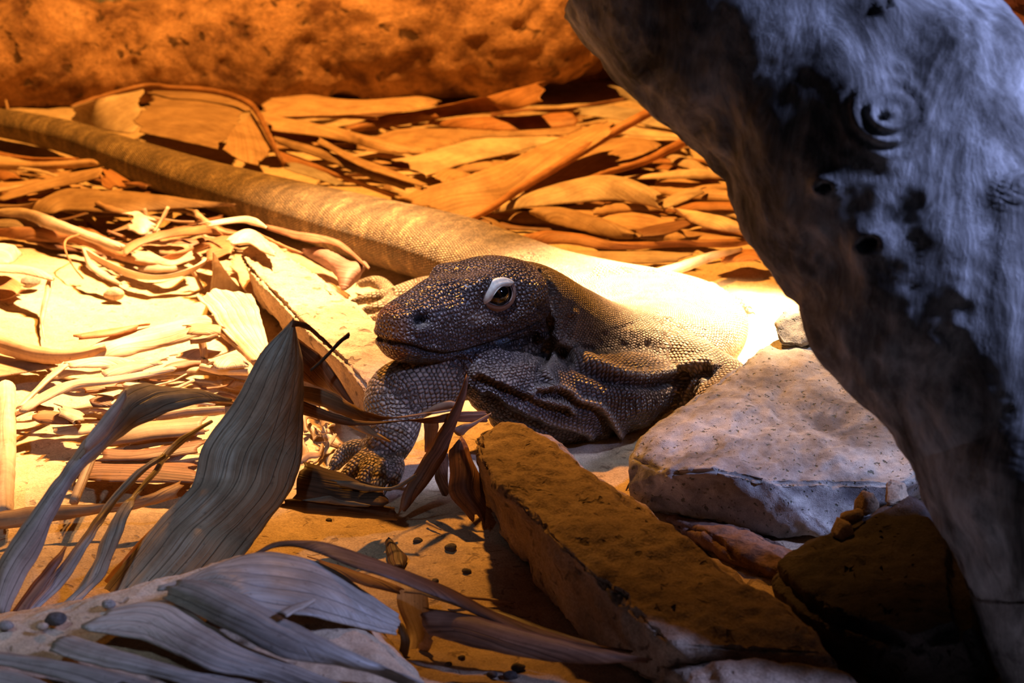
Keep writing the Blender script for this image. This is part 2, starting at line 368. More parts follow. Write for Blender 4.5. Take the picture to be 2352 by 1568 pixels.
# ================================================================== leaning tree trunk in front
def trunk_mat():
    m, nt, out = new_mat('bare_grey_wood')
    tc = nd(nt, 'TexCoord')
    mp = nd(nt, 'Mapping', {'Vector': (tc, 'Object'), 'Rotation': (0, R(-38), 0), 'Scale': (1, 1, 0.4)})
    n1 = nd(nt, 'TexNoise', {'Vector': mp, 'Scale': 13.0, 'Detail': 9.0, 'Roughness': 0.72, 'Distortion': 1.1})
    n2 = nd(nt, 'TexNoise', {'Vector': mp, 'Scale': 55.0, 'Detail': 6.0, 'Roughness': 0.65, 'Distortion': 0.5})
    n3 = nd(nt, 'TexNoise', {'Vector': (tc, 'Object'), 'Scale': 5.0, 'Detail': 4.0})
    c1 = ramp(nt, n1, [(0.34, (0.075, 0.07, 0.062)), (0.47, (0.30, 0.29, 0.265)), (0.60, (0.66, 0.65, 0.61))])
    c2 = mixc(nt, 0.6, c1, ramp(nt, n2, [(0.32, (0.42, 0.42, 0.42)), (0.66, (1.3, 1.3, 1.3))]), 'MULTIPLY')
    c3 = mixc(nt, 0.7, c2, ramp(nt, n3, [(0.35, (0.6, 0.58, 0.55)), (0.62, (1.2, 1.2, 1.2))]), 'MULTIPLY')
    h = mth(nt, 'ADD', n1, mth(nt, 'MULTIPLY', n2, 0.5))
    finish(nt, out, c3, 0.85, h, 0.9, 0.008, 0.2)
    return m
M['trunk'] = trunk_mat()
TE = [(1330, -20, 2200), (1450, 110, 2275), (1530, 210, 2345), (1600, 370, 2420), (1690, 500, 2500), (1760, 620, 2560), (1900, 770, 2640), (2030, 950, 2740), (2080, 1090, 2800), (2200, 1320, 2900), (2290, 1560, 3000)]
TS = (20, 42, 58, 68, 74, 77, 76, 68, 54, 36, 18)
tl = []; trr = []
for k, (xl, y, xr) in enumerate(TE):
    Yk = 1.56 - 0.20 * k / 10.0
    a, b = V(xl, y, Yk), V(xr, y + 60, Yk); mid = (a + b) / 2
    trr.append((b - a).length / 2 * 0.93); tl.append(mid + Vector((TS[k] * 0.00034, 0.05, 0)))
d0 = tl[0] - tl[1]; tl.insert(0, tl[0] + d0 * 1.6); trr.insert(0, trr[0])
tl.append(tl[-1] + (tl[-1] - tl[-2]) * 1.3); trr.append(trr[-1] * 1.1)
knots = [(2045, 264, 84, 'ring'), (2003, 558, 40, 'hole'), (1905, 425, 26, 'hole'), (2345, 430, 45, 'ring'), (2035, 20, 16, 'hole')]
def trunk_disp(p, t, a):
    d = 0.010 * fbm(p, 6.0, 3, 4.0) + 0.0045 * fbm(p, 26.0, 4, 9.0)
    if (Vector(p) - CAM).length < 1.75 and p.y < 1.52:
        q = Vector(p) - CAM; z = q.dot(FW); px = 1176 + FPX * q.x / z; py = 784 - FPX * q.dot(UPV) / z
        for kx, ky, kr, kind in knots:
            e = math.hypot(px - kx, (py - ky) * 1.2) * (1 + .22 * noise.noise(Vector(p) * 16 + Vector((kx, 0, 0))))
            if e < kr * 2.4:
                bul = math.exp(-(e / (kr * 1.2)) ** 2)
                if kind == 'ring': d += 0.012 * bul + 0.0024 * math.cos(e / kr * 13.0 + 2.2 * noise.noise(Vector(p) * 22)) * math.exp(-(e / (kr * 1.35)) ** 4)
                else: d += 0.013 * bul - 0.020 * math.exp(-(e / (kr * 0.45)) ** 2)
    return d
TRUNK = tag(link('tree_trunk', loft_mesh('tree_trunk', tl, trr, 330, 260, trunk_disp), M['trunk']),
    'leaning bare grey tree trunk with round knots in front of the boulder', 'tree trunk')

# ---------- stones that lean on each other get contact faces instead of running into each other
from mathutils.bvhtree import BVHTree
def bvh_of(o): return BVHTree.FromPolygons([v.co.copy() for v in o.data.vertices], [tuple(q.vertices) for q in o.data.polygons])
def is_inside(t, p):
    votes = 0
    for d in (Vector((0.02, 0.01, 1)), Vector((1, .1, .2)), Vector((-.2, 1, .1))):
        d = d.normalized(); q = p.copy(); n = 0
        while n < 40:
            h = t.ray_cast(q, d)[0]
            if h is None: break
            n += 1; q = h + d * 1e-5
        votes += n % 2
    return votes >= 2
def conform(o, other, skin=0.0006):
    t = bvh_of(other); vs_ = [v.co for v in other.data.vertices]
    lo = Vector([min(v[i] for v in vs_) - .004 for i in range(3)]); hi = Vector([max(v[i] for v in vs_) + .004 for i in range(3)])
    for v in o.data.vertices:
        if not all(lo[i] < v.co[i] < hi[i] for i in range(3)): continue
        if not is_inside(t, v.co): continue
        loc, nr, ix, d = t.find_nearest(v.co)
        v.co = loc + (loc - v.co).normalized() * skin if d > 1e-6 else v.co
    o.data.update()
for rock_, other_ in ((RED_ROCK, SLAB_FRONT), (CORNER_ROCK, SLAB_FRONT), (DARK_ROCK, TRUNK), (DARK_ROCK, SLAB_FRONT), (RED_ROCK, BOULDER), (CAP_STONE, BOULDER)):
    for _ in range(2): conform(rock_, other_)
# ================================================================== the monitor lizard
# head frame: s runs from the snout tip backwards, l to the animal's left (towards the camera side), z up from the mouth line
YAW = R(48)
HF = Vector((-math.cos(YAW), -math.sin(YAW), 0)); HL = Vector((math.sin(YAW), -math.cos(YAW), 0)); HZ = Vector((0, 0, 1))
SN = V(890, 772, 1.93)
def head_pt(s, l, z): return SN - HF * s + HL * l + HZ * z

LV, LF, SAMP = [], [], []          # all loft geometry, plus (surface point, ring record) samples for the scale coordinates
RINGS = []                         # centre, tangent, side, up, u, mean radius, cell size, part
def loft(path, dims, cell, part, step=0.004, nth=40, expo=2.0, closed=True):
    """path: points; dims: (half width, height above, height below) per point"""
    S = np.array([(*p, *d) for p, d in zip(path, dims)])
    L = sum((Vector(path[i + 1]) - Vector(path[i])).length for i in range(len(path) - 1))
    n = max(6, int(L / step)); S = catmull(S, n)
    base = len(LV); u = 0.0
    for i in range(n):
        c = Vector(S[i, :3]); t = (Vector(S[min(i + 1, n - 1), :3]) - Vector(S[max(i - 1, 0), :3])).normalized()
        ref = HZ if abs(t.z) < 0.93 else Vector((0, 1, 0))
        sd = t.cross(ref).normalized(); up = sd.cross(t)
        wd, ht, hb = [max(1e-4, q) for q in S[i, 3:6]]
        if i: u += (c - Vector(S[i - 1, :3])).length
        RINGS.append((c, t, sd, up, u, (wd + (ht + hb) / 2) / 2, cell, part))
        for k in range(nth):
            a = 2 * math.pi * k / nth; ca, sa = math.cos(a), math.sin(a)
            x = math.copysign(abs(ca) ** (2 / expo), ca) * wd
            z = math.copysign(abs(sa) ** (2 / expo), sa) * (ht if sa > 0 else hb)
            p = c + sd * x + up * z; LV.append(p)
            if k % 2 == 0: SAMP.append((p, len(RINGS) - 1))
    for i in range(n - 1):
        for k in range(nth):
            a, b = base + i * nth + k, base + i * nth + (k + 1) % nth
            LF.append((a, b, b + nth, a + nth))
    LF.append(tuple(base + k for k in range(nth))[::-1]); LF.append(tuple(base + (n - 1) * nth + k for k in range(nth)))

# head
hd = [(-.003, .012, .014, .012), (.000, .018, .021, .019), (.006, .023, .027, .026), (.016, .027, .031, .031), (.030, .030, .0345, .0355), (.045, .0325, .038, .039), (.065, .0355, .0425, .042),
      (.085, .038, .0445, .043), (.11, .042, .046, .0435), (.14, .047, .052, .044), (.17, .051, .049, .045), (.195, .051, .042, .046), (.215, .047, .032, .046), (.23, .040, .02, .04)]
loft([head_pt(d[0], 0, 0) for d in hd], [d[1:] for d in hd], .0046, 'head', 0.003, 56, 2.35)
# neck, trunk and tail on one spine
body = [(head_pt(.15, .0, .0), .040, .035, .040), (head_pt(.205, .006, -.006), .047, .042, .052), ((.060, 2.100, .105), .056, .048, .080), ((.100, 2.120, .082), .066, .046, .078),
        ((.140, 2.155, .066), .084, .044, .068), ((.165, 2.205, .060), .100, .042, .062), ((.175, 2.275, .055), .108, .042, .056), ((.165, 2.340, .050), .108, .043, .052), ((.140, 2.400, .046), .100, .036, .048),
        ((.090, 2.460, .044), .088, .031, .046), ((.030, 2.520, .044), .078, .031, .046), ((-.030, 2.585, .045), .074, .037, .047), ((-.10, 2.655, .049), .071, .040, .050), ((-.22, 2.775, .047), .064, .038, .047), ((-.36, 2.93, .043), .054, .033, .043),
        ((-.50, 3.085, .040), .045, .030, .040), ((-.64, 3.25, .040), .037, .027, .037), ((-.78, 3.41, .042), .031, .024, .033), ((-.95, 3.52, .045), .026, .022, .028), ((-1.15, 3.56, .045), .022, .018, .024), ((-1.4, 3.5, .035), .014, .013, .016)]
loft([b[0] for b in body], [b[1:] for b in body], .0030, 'body', 0.005, 64, 2.15)
# sagging throat and chest
thr = [(head_pt(.060, .0, -.030), .018, .012, .010), (head_pt(.095, .004, -.044), .030, .022, .024), ((-.012, 1.998, .078), .038, .036, .042), ((.025, 2.014, .056), .044, .042, .052), ((.075, 2.036, .050), .052, .044, .054), ((.120, 2.075, .050), .066, .042, .054), ((.15, 2.16, .055), .07, .03, .045)]
loft([t[0] for t in thr], [t[1:] for t in thr], .004, 'throat', 0.004, 44)
def limb(pts, radii, cell, part='limb'):
    loft(pts, [(r, r, r) for r in radii], cell, part, 0.004, 32)
CLAWS = []
def foot(wrist, toes, r0, claw=0.016):
    """toes: list of point chains leaving the wrist; each ends in a claw"""
    for ch in toes:
        pts = [Vector(wrist)] + [Vector(p) for p in ch]
        n = len(pts); rr = [r0 * 1.25] + [r0 * (1.0 - 0.38 * i / max(1, n - 2)) for i in range(n - 1)]
        limb(pts, rr, .0042, 'toe')
        CLAWS.append((pts[-1], (pts[-1] - pts[-2]).normalized(), rr[-1], claw))
# right fore leg (image left): shoulder, elbow, wrist, spread toes
sh, el, wr = Vector((.045, 2.100, .072)), G(930, 893, .078), G(893, 1015, .036)
limb([sh, (sh + el) / 2 + Vector((0, -.005, .014)), el + Vector((.008, 0, .002)), el * .72 + wr * .28 + Vector((-.006, 0, .004)), el * .35 + wr * .65, wr, G(868, 1042, .022)], [.040, .037, .0345, .033, .028, .0245, .022], .0050, 'arm')
foot(G(868, 1040, .024), [[G(810, 1032, .024), G(782, 1052, .016), G(766, 1074, .009)], [G(830, 1062, .022), G(806, 1082, .017), G(784, 1108, .009)], [G(852, 1075, .022), G(838, 1098, .016), G(826, 1122, .009)],
                          [G(880, 1078, .020), G(872, 1102, .015), G(864, 1126, .008)], [G(905, 1062, .020), G(908, 1085, .018), G(900, 1112, .008)]], .0105)
# left fore leg (behind the boulder)
limb([(.150, 2.13, .062), (.205, 2.085, .048), (.235, 2.055, .040), (.215, 2.00, .030), (.185, 1.965, .022)], [.045, .042, .036, .028, .022], .0042, 'arm')
foot((.185, 1.965, .02), [[(.165, 1.945, .018), (.15, 1.93, .010), (.14, 1.92, .006)], [(.17, 1.93, .018), (.145, 1.905, .010), (.128, 1.890, .006)], [(.185, 1.93, .016), (.18, 1.905, .010), (.172, 1.89, .006)]], .0085)
# left hind leg (image right)
limb([(.11, 2.42, .044), (.175, 2.385, .044), (.232, 2.36, .042), (.255, 2.385, .034), (.252, 2.46, .022), (.262, 2.53, .015)], [.046, .044, .040, .030, .022, .016], .0045, 'leg')
foot((.262, 2.53, .015), [[G(1660, 686, .016), G(1692, 690, .014), G(1706, 702, .007)], [G(1668, 698, .016), G(1698, 700, .016), G(1714, 716, .006)], [G(1650, 715, .012), G(1680, 719, .012), G(1702, 724, .006)]], .0085, .013)
# right hind leg (image left)
limb([(.03, 2.50, .036), (-.04, 2.475, .034), (-.085, 2.46, .030), (-.115, 2.50, .022), G(905, 690, .018)], [.036, .034, .030, .024, .018], .0045, 'leg')
foot(G(905, 688, .018), [[G(880, 655, .020), G(858, 646, .020), G(828, 652, .008)], [G(880, 680, .020), G(850, 684, .018), G(818, 692, .008)], [G(884, 702, .018), G(860, 708, .016), G(838, 714, .008)], [G(895, 722, .016), G(875, 728, .014), G(858, 732, .008)]], .0095, .012)

bmv = mesh_from('lizard_src', LV, LF)
tmp = bpy.data.objects.new('lizard_src', bmv); col.objects.link(tmp)
md = tmp.modifiers.new('r', 'REMESH'); md.mode = 'VOXEL'; md.voxel_size = 0.0019; md.use_smooth_shade = True
sm = tmp.modifiers.new('s', 'SMOOTH'); sm.factor = 0.5; sm.iterations = 7
dg = bpy.context.evaluated_depsgraph_get()
LM = bpy.data.meshes.new_from_object(tmp.evaluated_get(dg))
bpy.data.objects.remove(tmp); bpy.data.meshes.remove(bmv); LM.name = 'monitor_lizard'
nv = len(LM.vertices)
P = np.empty(nv * 3, dtype=np.float32); LM.vertices.foreach_get('co', P); P = P.reshape(-1, 3).astype(float)
def normals():
    LM.update(); a = np.empty(nv * 3, dtype=np.float32); LM.vertex_normals.foreach_get('vector', a); return a.reshape(-1, 3).astype(float)
def push():
    LM.vertices.foreach_set('co', P.astype(np.float32).ravel()); LM.update()
Nn = normals()
# ---- sculpting in the head frame
def head_coords():
    q = P - np.array(SN); return -(q @ np.array(HF)), q @ np.array(HL), q[:, 2]
s_, l_, z_ = head_coords(); al = np.abs(l_)
isH = (s_ < .235) & (s_ > -.03) & (al < .075) & (z_ > -.075) & (z_ < .08)
def ell(c, r): return np.exp(-(((s_ - c[0]) / r[0]) ** 2 + ((al - c[1]) / r[1]) ** 2 + ((z_ - c[2]) / r[2]) ** 2)) * isH
EYE = (.127, .0315, .0230)
D = np.zeros(nv)
D += .0150 * ell((.110, .033, .040), (.020, .012, .013))        # brow ridge
D -= .0060 * ell((.112, .002, .052), (.030, .014, .016))        # trough between the brows
D -= .0045 * ell((.072, .030, .036), (.020, .012, .012))        # hollow before the eye
D += .0040 * ell((.075, .006, .046), (.030, .012, .012))        # snout ridge
D -= .0120 * ell((EYE[0], .047, EYE[2]), (.019, .020, .0155))   # eye socket
D += .0060 * ell((.165, .048, .022), (.026, .02, .022))         # jaw muscle
D += .0030 * ell((.135, .046, -.004), (.04, .02, .008))         # cheek
D += .0045 * ell((.022, .022, .014), (.014, .012, .012))        # nostril swelling
px0, py0 = project(P); fr = (Nn @ np.array(-FW) > .1) & isH
k0 = int(np.argmin(np.where(fr, np.hypot(px0 - 969, py0 - 735), 1e9))); NO = (s_[k0], al[k0], z_[k0])      # nostril
D -= .0170 * ell((NO[0], NO[1] + .003, NO[2]), (.0085, .012, .0062))
D += .0028 * ell((NO[0] - .001, NO[1], NO[2] - .0075), (.0075, .010, .003))
zm = np.interp(s_, [0, .015, .03, .055, .08, .12, .16, .185], [-.004, -.010, -.018, -.0265, -.0285, -.0265, -.020, -.014])   # mouth line
ml = np.exp(-((z_ - zm) / .0016) ** 2) * isH * (s_ < .18) * (al > .004)
D -= .0032 * ml
D += .0016 * np.exp(-((z_ - zm - .006) / .0032) ** 2) * isH * (s_ < .18)
D += .0018 * np.exp(-((z_ - zm + .006) / .0035) ** 2) * isH * (s_ < .17)
D -= .0060 * np.exp(-((s_ - .197 - .10 * (z_ - .01)) / .0038) ** 2) * isH * (z_ < .035) * (z_ > -.035) * (al > .03)      # ear slit / neck fold
D += .0020 * np.exp(-((s_ - .207) / .006) ** 2) * isH * (z_ < .03) * (al > .03)
P += Nn * D[:, None]; push(); Nn = normals()
# ---- skin folds along strokes
px_, py_ = project(P)
vd = np.array(CAM) - P; vd /= np.linalg.norm(vd, axis=1)[:, None]; facing = (Nn * vd).sum(1)
def stroke(poly, wpx, depth, ymax, lip=0.0):
    poly = catmull([(a, b) for a, b in poly], 40); best = np.full(nv, 1e9); sgn = np.zeros(nv)
    m = (facing > -.1) & (P[:, 1] < ymax) & (px_ > poly[:, 0].min() - 60) & (px_ < poly[:, 0].max() + 60) & (py_ > poly[:, 1].min() - 60) & (py_ < poly[:, 1].max() + 60)
    idx = np.where(m)[0]
    for a, b in zip(poly[:-1], poly[1:]):
        d = b - a; L2 = max(1e-9, d @ d)
        q = np.stack([px_[idx], py_[idx]], 1) - a; t = np.clip((q @ d) / L2, 0, 1); e = q - t[:, None] * d
        r = np.hypot(e[:, 0], e[:, 1]); c = d[0] * q[:, 1] - d[1] * q[:, 0]
        u = r < best[idx]; best[idx[u]] = r[u]; sgn[idx[u]] = np.sign(c[u])
    g = -depth * np.exp(-(best / wpx) ** 2) + lip * np.exp(-((best * -sgn - wpx * 1.7) / (wpx * 1.1)) ** 2)
    g[best > 1e8] = 0; return g
FOLDS = [([(1265, 790), (1330, 838), (1400, 868), (1470, 882), (1530, 878), (1575, 862), (1620, 850)], 12, .008, 2.24, .006),
         ([(1572, 868), (1560, 900), (1530, 945), (1500, 985), (1465, 1020), (1430, 1060)], 10, .006, 2.20, .002),
         ([(1235, 905), (1290, 905), (1325, 930), (1370, 945), (1400, 985), (1425, 1030)], 8, .006, 2.14, .006),
         ([(1265, 735), (1268, 775), (1258, 815), (1240, 850), (1255, 880)], 8, .006, 2.14, .004),
         ([(1310, 730), (1300, 780), (1306, 825)], 8, .004, 2.14, .003),
         ([(1100, 868), (1170, 900), (1240, 930), (1300, 945)], 8, .005, 2.12, .004),
         ([(1120, 910), (1180, 950), (1260, 985), (1340, 1005)], 9, .005, 2.12, .004),
         ([(1600, 880), (1580, 905), (1583, 935)], 7, .004, 2.2, .003)]
D = np.zeros(nv); FM = np.zeros(nv)
for f in FOLDS:
    g = stroke(*f); D += g; FM = np.maximum(FM, np.clip(g / .006, 0, 1))
P += Nn * D[:, None]
# loose, lumpy skin on throat and chest
low = (P[:, 1] < 2.14) & (P[:, 2] < .115) & (P[:, 0] > -.06) & (P[:, 0] < .22) & ~((s_ < .15) & (z_ > -.03))
for i in np.where(low)[0]:
    q = Vector(P[i]); P[i] += Nn[i] * (.0035 * noise.noise(Vector((q.x * 28, q.y * 28, q.z * 60))) + .0015 * noise.noise(q * 130))
push(); Nn = normals()
# ---- scale coordinates: rings along the limb or trunk, head frame on the head
kd = kdtree.KDTree(len(SAMP))
for i, (p, r) in enumerate(SAMP): kd.insert(p, i)
kd.balance()
SC = np.zeros((nv, 3), dtype=np.float32); HM = np.zeros(nv, dtype=np.float32); PART = np.zeros(nv, dtype=np.float32)
RC = np.array([[*r[0]] for r in RINGS]); RT = np.array([[*r[1]] for r in RINGS]); RS = np.array([[*r[2]] for r in RINGS]); RU = np.array([[*r[3]] for r in RINGS])
ru = np.array([r[4] for r in RINGS]); rr_ = np.array([r[5] for r in RINGS]); rc = np.array([r[6] for r in RINGS])
pid = {'head': 0, 'throat': 1, 'body': 2, 'arm': 3, 'leg': 4, 'toe': 5, 'limb': 4}
rp = np.array([pid[r[7]] for r in RINGS])
ri = np.fromiter((SAMP[kd.find(p)[1]][1] for p in P), dtype=np.int64, count=nv)
q = P - RC[ri]; uu = ru[ri] + (q * RT[ri]).sum(1)
th = np.arctan2((q * RS[ri]).sum(1), (q * RU[ri]).sum(1))

SC[:, 0] = np.where(rp[ri] == 2, np.where(uu > .72, (.62 / 1 + .1 / 1.225 + (uu - .72) / 1.45), np.where(uu > .62, .62 + (uu - .62) / 1.225, uu)), uu) / rc[ri]; SC[:, 1] = th * rr_[ri] / rc[ri]; SC[:, 2] = rp[ri] * 7.3
s_, l_, z_ = head_coords()
HM = np.clip((.225 - s_) / .04, 0, 1) * np.clip((.085 - np.abs(l_)) / .02, 0, 1) * np.clip((z_ + .058) / .02, 0, 1)
HM = HM * (s_ > -.05)
HM[np.isin(rp[ri], (3, 4, 5))] *= .0
HC = np.stack([s_, l_, z_], 1)
# darkness of the skin: head dark, flanks lighter, shade on throat painted in
dark = np.clip(HM * 1.0, 0, 1)
thm = np.clip((.110 - P[:, 2]) / .03, 0, 1) * np.clip((2.085 - P[:, 1]) / .045, 0, 1) * (P[:, 0] > -.05) * (rp[ri] < 3)  # shade below the jaw, painted into the skin
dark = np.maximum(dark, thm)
dark = np.clip(dark, 0, 1)
# small markings: pale blue patch at the jaw, pale ear rim, pale fold edges, warm light painted on the snout tip
pale = np.zeros(nv); blue = np.zeros(nv)
px_, py_ = project(P); vd = np.array(CAM) - P; vd /= np.linalg.norm(vd, axis=1)[:, None]; front = ((Nn * vd).sum(1) > 0) & (P[:, 1] < 2.12)
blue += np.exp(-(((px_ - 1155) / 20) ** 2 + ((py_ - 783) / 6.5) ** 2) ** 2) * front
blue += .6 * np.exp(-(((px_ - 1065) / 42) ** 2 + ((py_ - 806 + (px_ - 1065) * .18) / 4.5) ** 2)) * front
pale += .7 * np.exp(-(((px_ - 1267) / 7) ** 2 + ((py_ - 695) / 28) ** 2)) * front
pale += .8 * np.exp(-(((px_ - 968) / 17) ** 2 + ((py_ - 746) / 8) ** 2)) * front
pale += .4 * np.exp(-(((px_ - 1100) / 22) ** 2 + ((py_ - 730) / 10) ** 2)) * front
pale += .8 * FM * np.clip((px_ - 1200) / 60, 0, 1) * (P[:, 2] < .11)
snout = np.clip((.020 - s_ - .35 * np.clip(l_, 0, 1)) / .012, 0, 1) * HM  # lamp light on the snout tip, put into the skin colour
mouth = np.exp(-((z_ - zm) / .0022) ** 2) * HM * (s_ < .18)
mouth = np.maximum(mouth, np.exp(-(((s_ - NO[0]) / .0100) ** 2 + ((z_ - NO[2]) / .0062) ** 2) ** 2) * HM * (np.abs(l_) > .015))
def attr(name, arr, typ='FLOAT'):
    a = LM.attributes.new(name, typ, 'POINT')
    a.data.foreach_set('value' if typ == 'FLOAT' else 'vector', np.asarray(arr, dtype=np.float32).ravel())
attr('scale_uv', SC, 'FLOAT_VECTOR'); attr('head_xyz', HC, 'FLOAT_VECTOR')
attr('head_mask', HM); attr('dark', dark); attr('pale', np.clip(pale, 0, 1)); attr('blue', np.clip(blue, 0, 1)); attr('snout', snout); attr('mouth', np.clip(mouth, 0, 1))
# tail pattern strength
attr('tailness', np.clip((P[:, 1] - 2.44) / .2, 0, 1) * np.clip((.16 - P[:, 0]) / .12, 0, 1))

def skin_mat():
    m, nt, out = new_mat('lizard_skin')
    at = lambda n: nd(nt, 'Attribute', attribute_name=n)
    suv, hx = at('scale_uv'), at('head_xyz')
    hm, dk, pl, bl, sn, mo, tl_ = [at(n) for n in ('head_mask', 'dark', 'pale', 'blue', 'snout', 'mouth', 'tailness')]
    sp0 = nd(nt, 'SeparateXYZ', {0: (suv, 'Vector')})
    wn = nd(nt, 'TexNoise', {'Vector': (suv, 'Vector'), 'Scale': 0.35, 'Detail': 2.0}); wns = nd(nt, 'SeparateColor', {0: (wn, 'Color')})
    u_ = mth(nt, 'ADD', (sp0, 0), mth(nt, 'MULTIPLY', (wns, 0), 1.3)); row = mth(nt, 'FLOOR', u_)
    v_ = mth(nt, 'ADD', mth(nt, 'ADD', (sp0, 1), mth(nt, 'MULTIPLY', (wns, 1), 1.1)), mth(nt, 'MULTIPLY', row, 0.5))
    fu = mth(nt, 'ABSOLUTE', mth(nt, 'SUBTRACT', mth(nt, 'FRACT', u_), 0.5)); fv = mth(nt, 'ABSOLUTE', mth(nt, 'SUBTRACT', mth(nt, 'FRACT', v_), 0.5))
    q_ = mth(nt, 'ADD', mth(nt, 'POWER', mth(nt, 'MULTIPLY', fu, 1.95), 2.4), mth(nt, 'POWER', mth(nt, 'MULTIPLY', fv, 1.95), 2.4))
    b1 = nd(nt, 'MapRange', {'Value': q_, 'From Min': 0.0, 'From Max': 1.15, 'To Min': 1.0, 'To Max': 0.0})
    v1 = nd(nt, 'TexWhiteNoise', {'Vector': nd(nt, 'CombineXYZ', {0: row, 1: mth(nt, 'FLOOR', v_), 2: (sp0, 2)})}, noise_dimensions='2D')
    v2 = nd(nt, 'TexVoronoi', {'Vector': (hx, 'Vector'), 'Scale': 235.0, 'Randomness': 0.75}, voronoi_dimensions='3D', feature='F1')
    v2e = nd(nt, 'TexVoronoi', {'Vector': (hx, 'Vector'), 'Scale': 235.0, 'Randomness': 0.75}, voronoi_dimensions='3D', feature='DISTANCE_TO_EDGE')
    def dome(v, hi):
        a = nd(nt, 'MapRange', {'Value': (v, 'Distance'), 'From Min': 0.0, 'From Max': hi, 'To Min': 1.0, 'To Max': 0.0}); return mth(nt, 'MULTIPLY', a, mth(nt, 'SUBTRACT', 2.0, a))
    def edge(v):
        return nd(nt, 'MapRange', {'Value': (v, 'Distance'), 'From Min': 0.0, 'From Max': 0.16, 'To Min': 0.0, 'To Max': 1.0})
    b2 = mth(nt, 'MULTIPLY', dome(v2, .75), edge(v2e))
    hmix = nd(nt, 'Mix', {0: (hm, 'Fac'), 2: b1, 3: b2}, data_type='FLOAT')
    tc = nd(nt, 'TexCoord')
    n1 = nd(nt, 'TexNoise', {'Vector': (tc, 'Object'), 'Scale': 30.0, 'Detail': 4.0})
    sep = nd(nt, 'SeparateXYZ', {0: (suv, 'Vector')})
    band = nd(nt, 'TexNoise', {'Vector': nd(nt, 'CombineXYZ', {0: mth(nt, 'MULTIPLY', (sep, 0), 0.20), 1: mth(nt, 'MULTIPLY', (sep, 1), 0.05)}), 'Scale': 1.0, 'Detail': 4.0, 'Roughness': .7})
    body_c = ramp(nt, n1, [(0.3, (0.19, 0.135, 0.095)), (0.7, (0.34, 0.26, 0.18))])
    tail_c = ramp(nt, band, [(0.38, (0.17, 0.11, 0.055)), (0.52, (0.27, 0.18, 0.09)), (0.66, (0.48, 0.34, 0.17))])
    c = mixc(nt, (tl_, 'Fac'), body_c, tail_c)
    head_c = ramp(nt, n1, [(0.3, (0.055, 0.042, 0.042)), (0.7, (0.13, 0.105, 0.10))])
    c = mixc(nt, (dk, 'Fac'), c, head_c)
    # scale centres lighter, seams dark; scales differ a little
    cell1 = nd(nt, 'SeparateColor', {0: (v1, 'Color')}); cell2 = nd(nt, 'SeparateColor', {0: (v2, 'Color')})
    cel = nd(nt, 'Mix', {0: (hm, 'Fac'), 2: (cell1, 0), 3: (cell2, 0)}, data_type='FLOAT')
    var = nd(nt, 'MapRange', {'Value': (cel, 0), 'To Min': 0.72, 'To Max': 1.3})
    sh_ = nd(nt, 'MapRange', {'Value': (hmix, 0), 'From Min': 0.1, 'From Max': 0.75, 'To Min': 0.42, 'To Max': 1.2})
    k = mth(nt, 'MULTIPLY', var, sh_)
    kc = nd(nt, 'CombineColor', {0: k, 1: k, 2: k})
    c = mixc(nt, 1.0, c, kc, 'MULTIPLY')
    c = mixc(nt, (pl, 'Fac'), c, (0.42, 0.36, 0.28))
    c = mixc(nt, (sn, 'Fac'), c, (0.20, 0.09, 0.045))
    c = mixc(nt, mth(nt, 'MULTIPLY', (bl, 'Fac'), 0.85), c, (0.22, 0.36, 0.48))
    c = mixc(nt, (mo, 'Fac'), c, (0.012, 0.010, 0.010))
    nf = nd(nt, 'TexNoise', {'Vector': (tc, 'Object'), 'Scale': 600.0, 'Detail': 2.0})
    h = mth(nt, 'ADD', (hmix, 0), mth(nt, 'MULTIPLY', nf, 0.10))
    rg = mth(nt, 'MAXIMUM', nd(nt, 'MapRange', {'Value': (dk, 'Fac'), 'To Min': 0.62, 'To Max': 0.36}), (mo, 'Fac'))
    finish(nt, out, c, rg, h, 1.0, 0.0030, 0.55)
    return m
M['skin'] = skin_mat()
lizard = link('monitor_lizard', LM, M['skin'])
tag(lizard, 'large dark-headed monitor lizard resting with raised head between the stones', 'lizard')

# ---- eyes with lids (children)
def plain(name, c, rough=0.4, bump=None, spec=0.5):
    m, nt, out = new_mat(name); tc = nd(nt, 'TexCoord')
    n = nd(nt, 'TexNoise', {'Vector': (tc, 'Object'), 'Scale': bump or 300.0, 'Detail': 3.0})
    cr = ramp(nt, n, [(0.3, tuple(x * 0.8 for x in c)), (0.7, tuple(min(1, x * 1.15) for x in c))])
    finish(nt, out, cr, rough, n, 0.3, 0.0006, spec); return m
def eye_mat():
    m, nt, out = new_mat('lizard_eye')
    uv = nd(nt, 'UVMap', uv_map='UVMap'); sp = nd(nt, 'SeparateXYZ', {0: uv})
    c = ramp(nt, (sp, 1), [(0.0, (0.002, 0.002, 0.002)), (0.42, (0.003, 0.002, 0.002)), (0.47, (0.014, 0.005, 0.003)), (0.60, (0.026, 0.010, 0.005)), (0.66, (0.012, 0.008, 0.006)), (0.8, (0.05, 0.04, 0.035))])
    finish(nt, out, c, 0.04, None, spec=0.8); return m
M['eye'] = eye_mat(); M['lid_pale'] = plain('eyelid_pale', (0.58, 0.60, 0.50), 0.5); M['lid_low'] = plain('eyelid_brown', (0.23, 0.17, 0.14), 0.45); M['claw'] = plain('claw_horn', (0.09, 0.07, 0.06), 0.3)
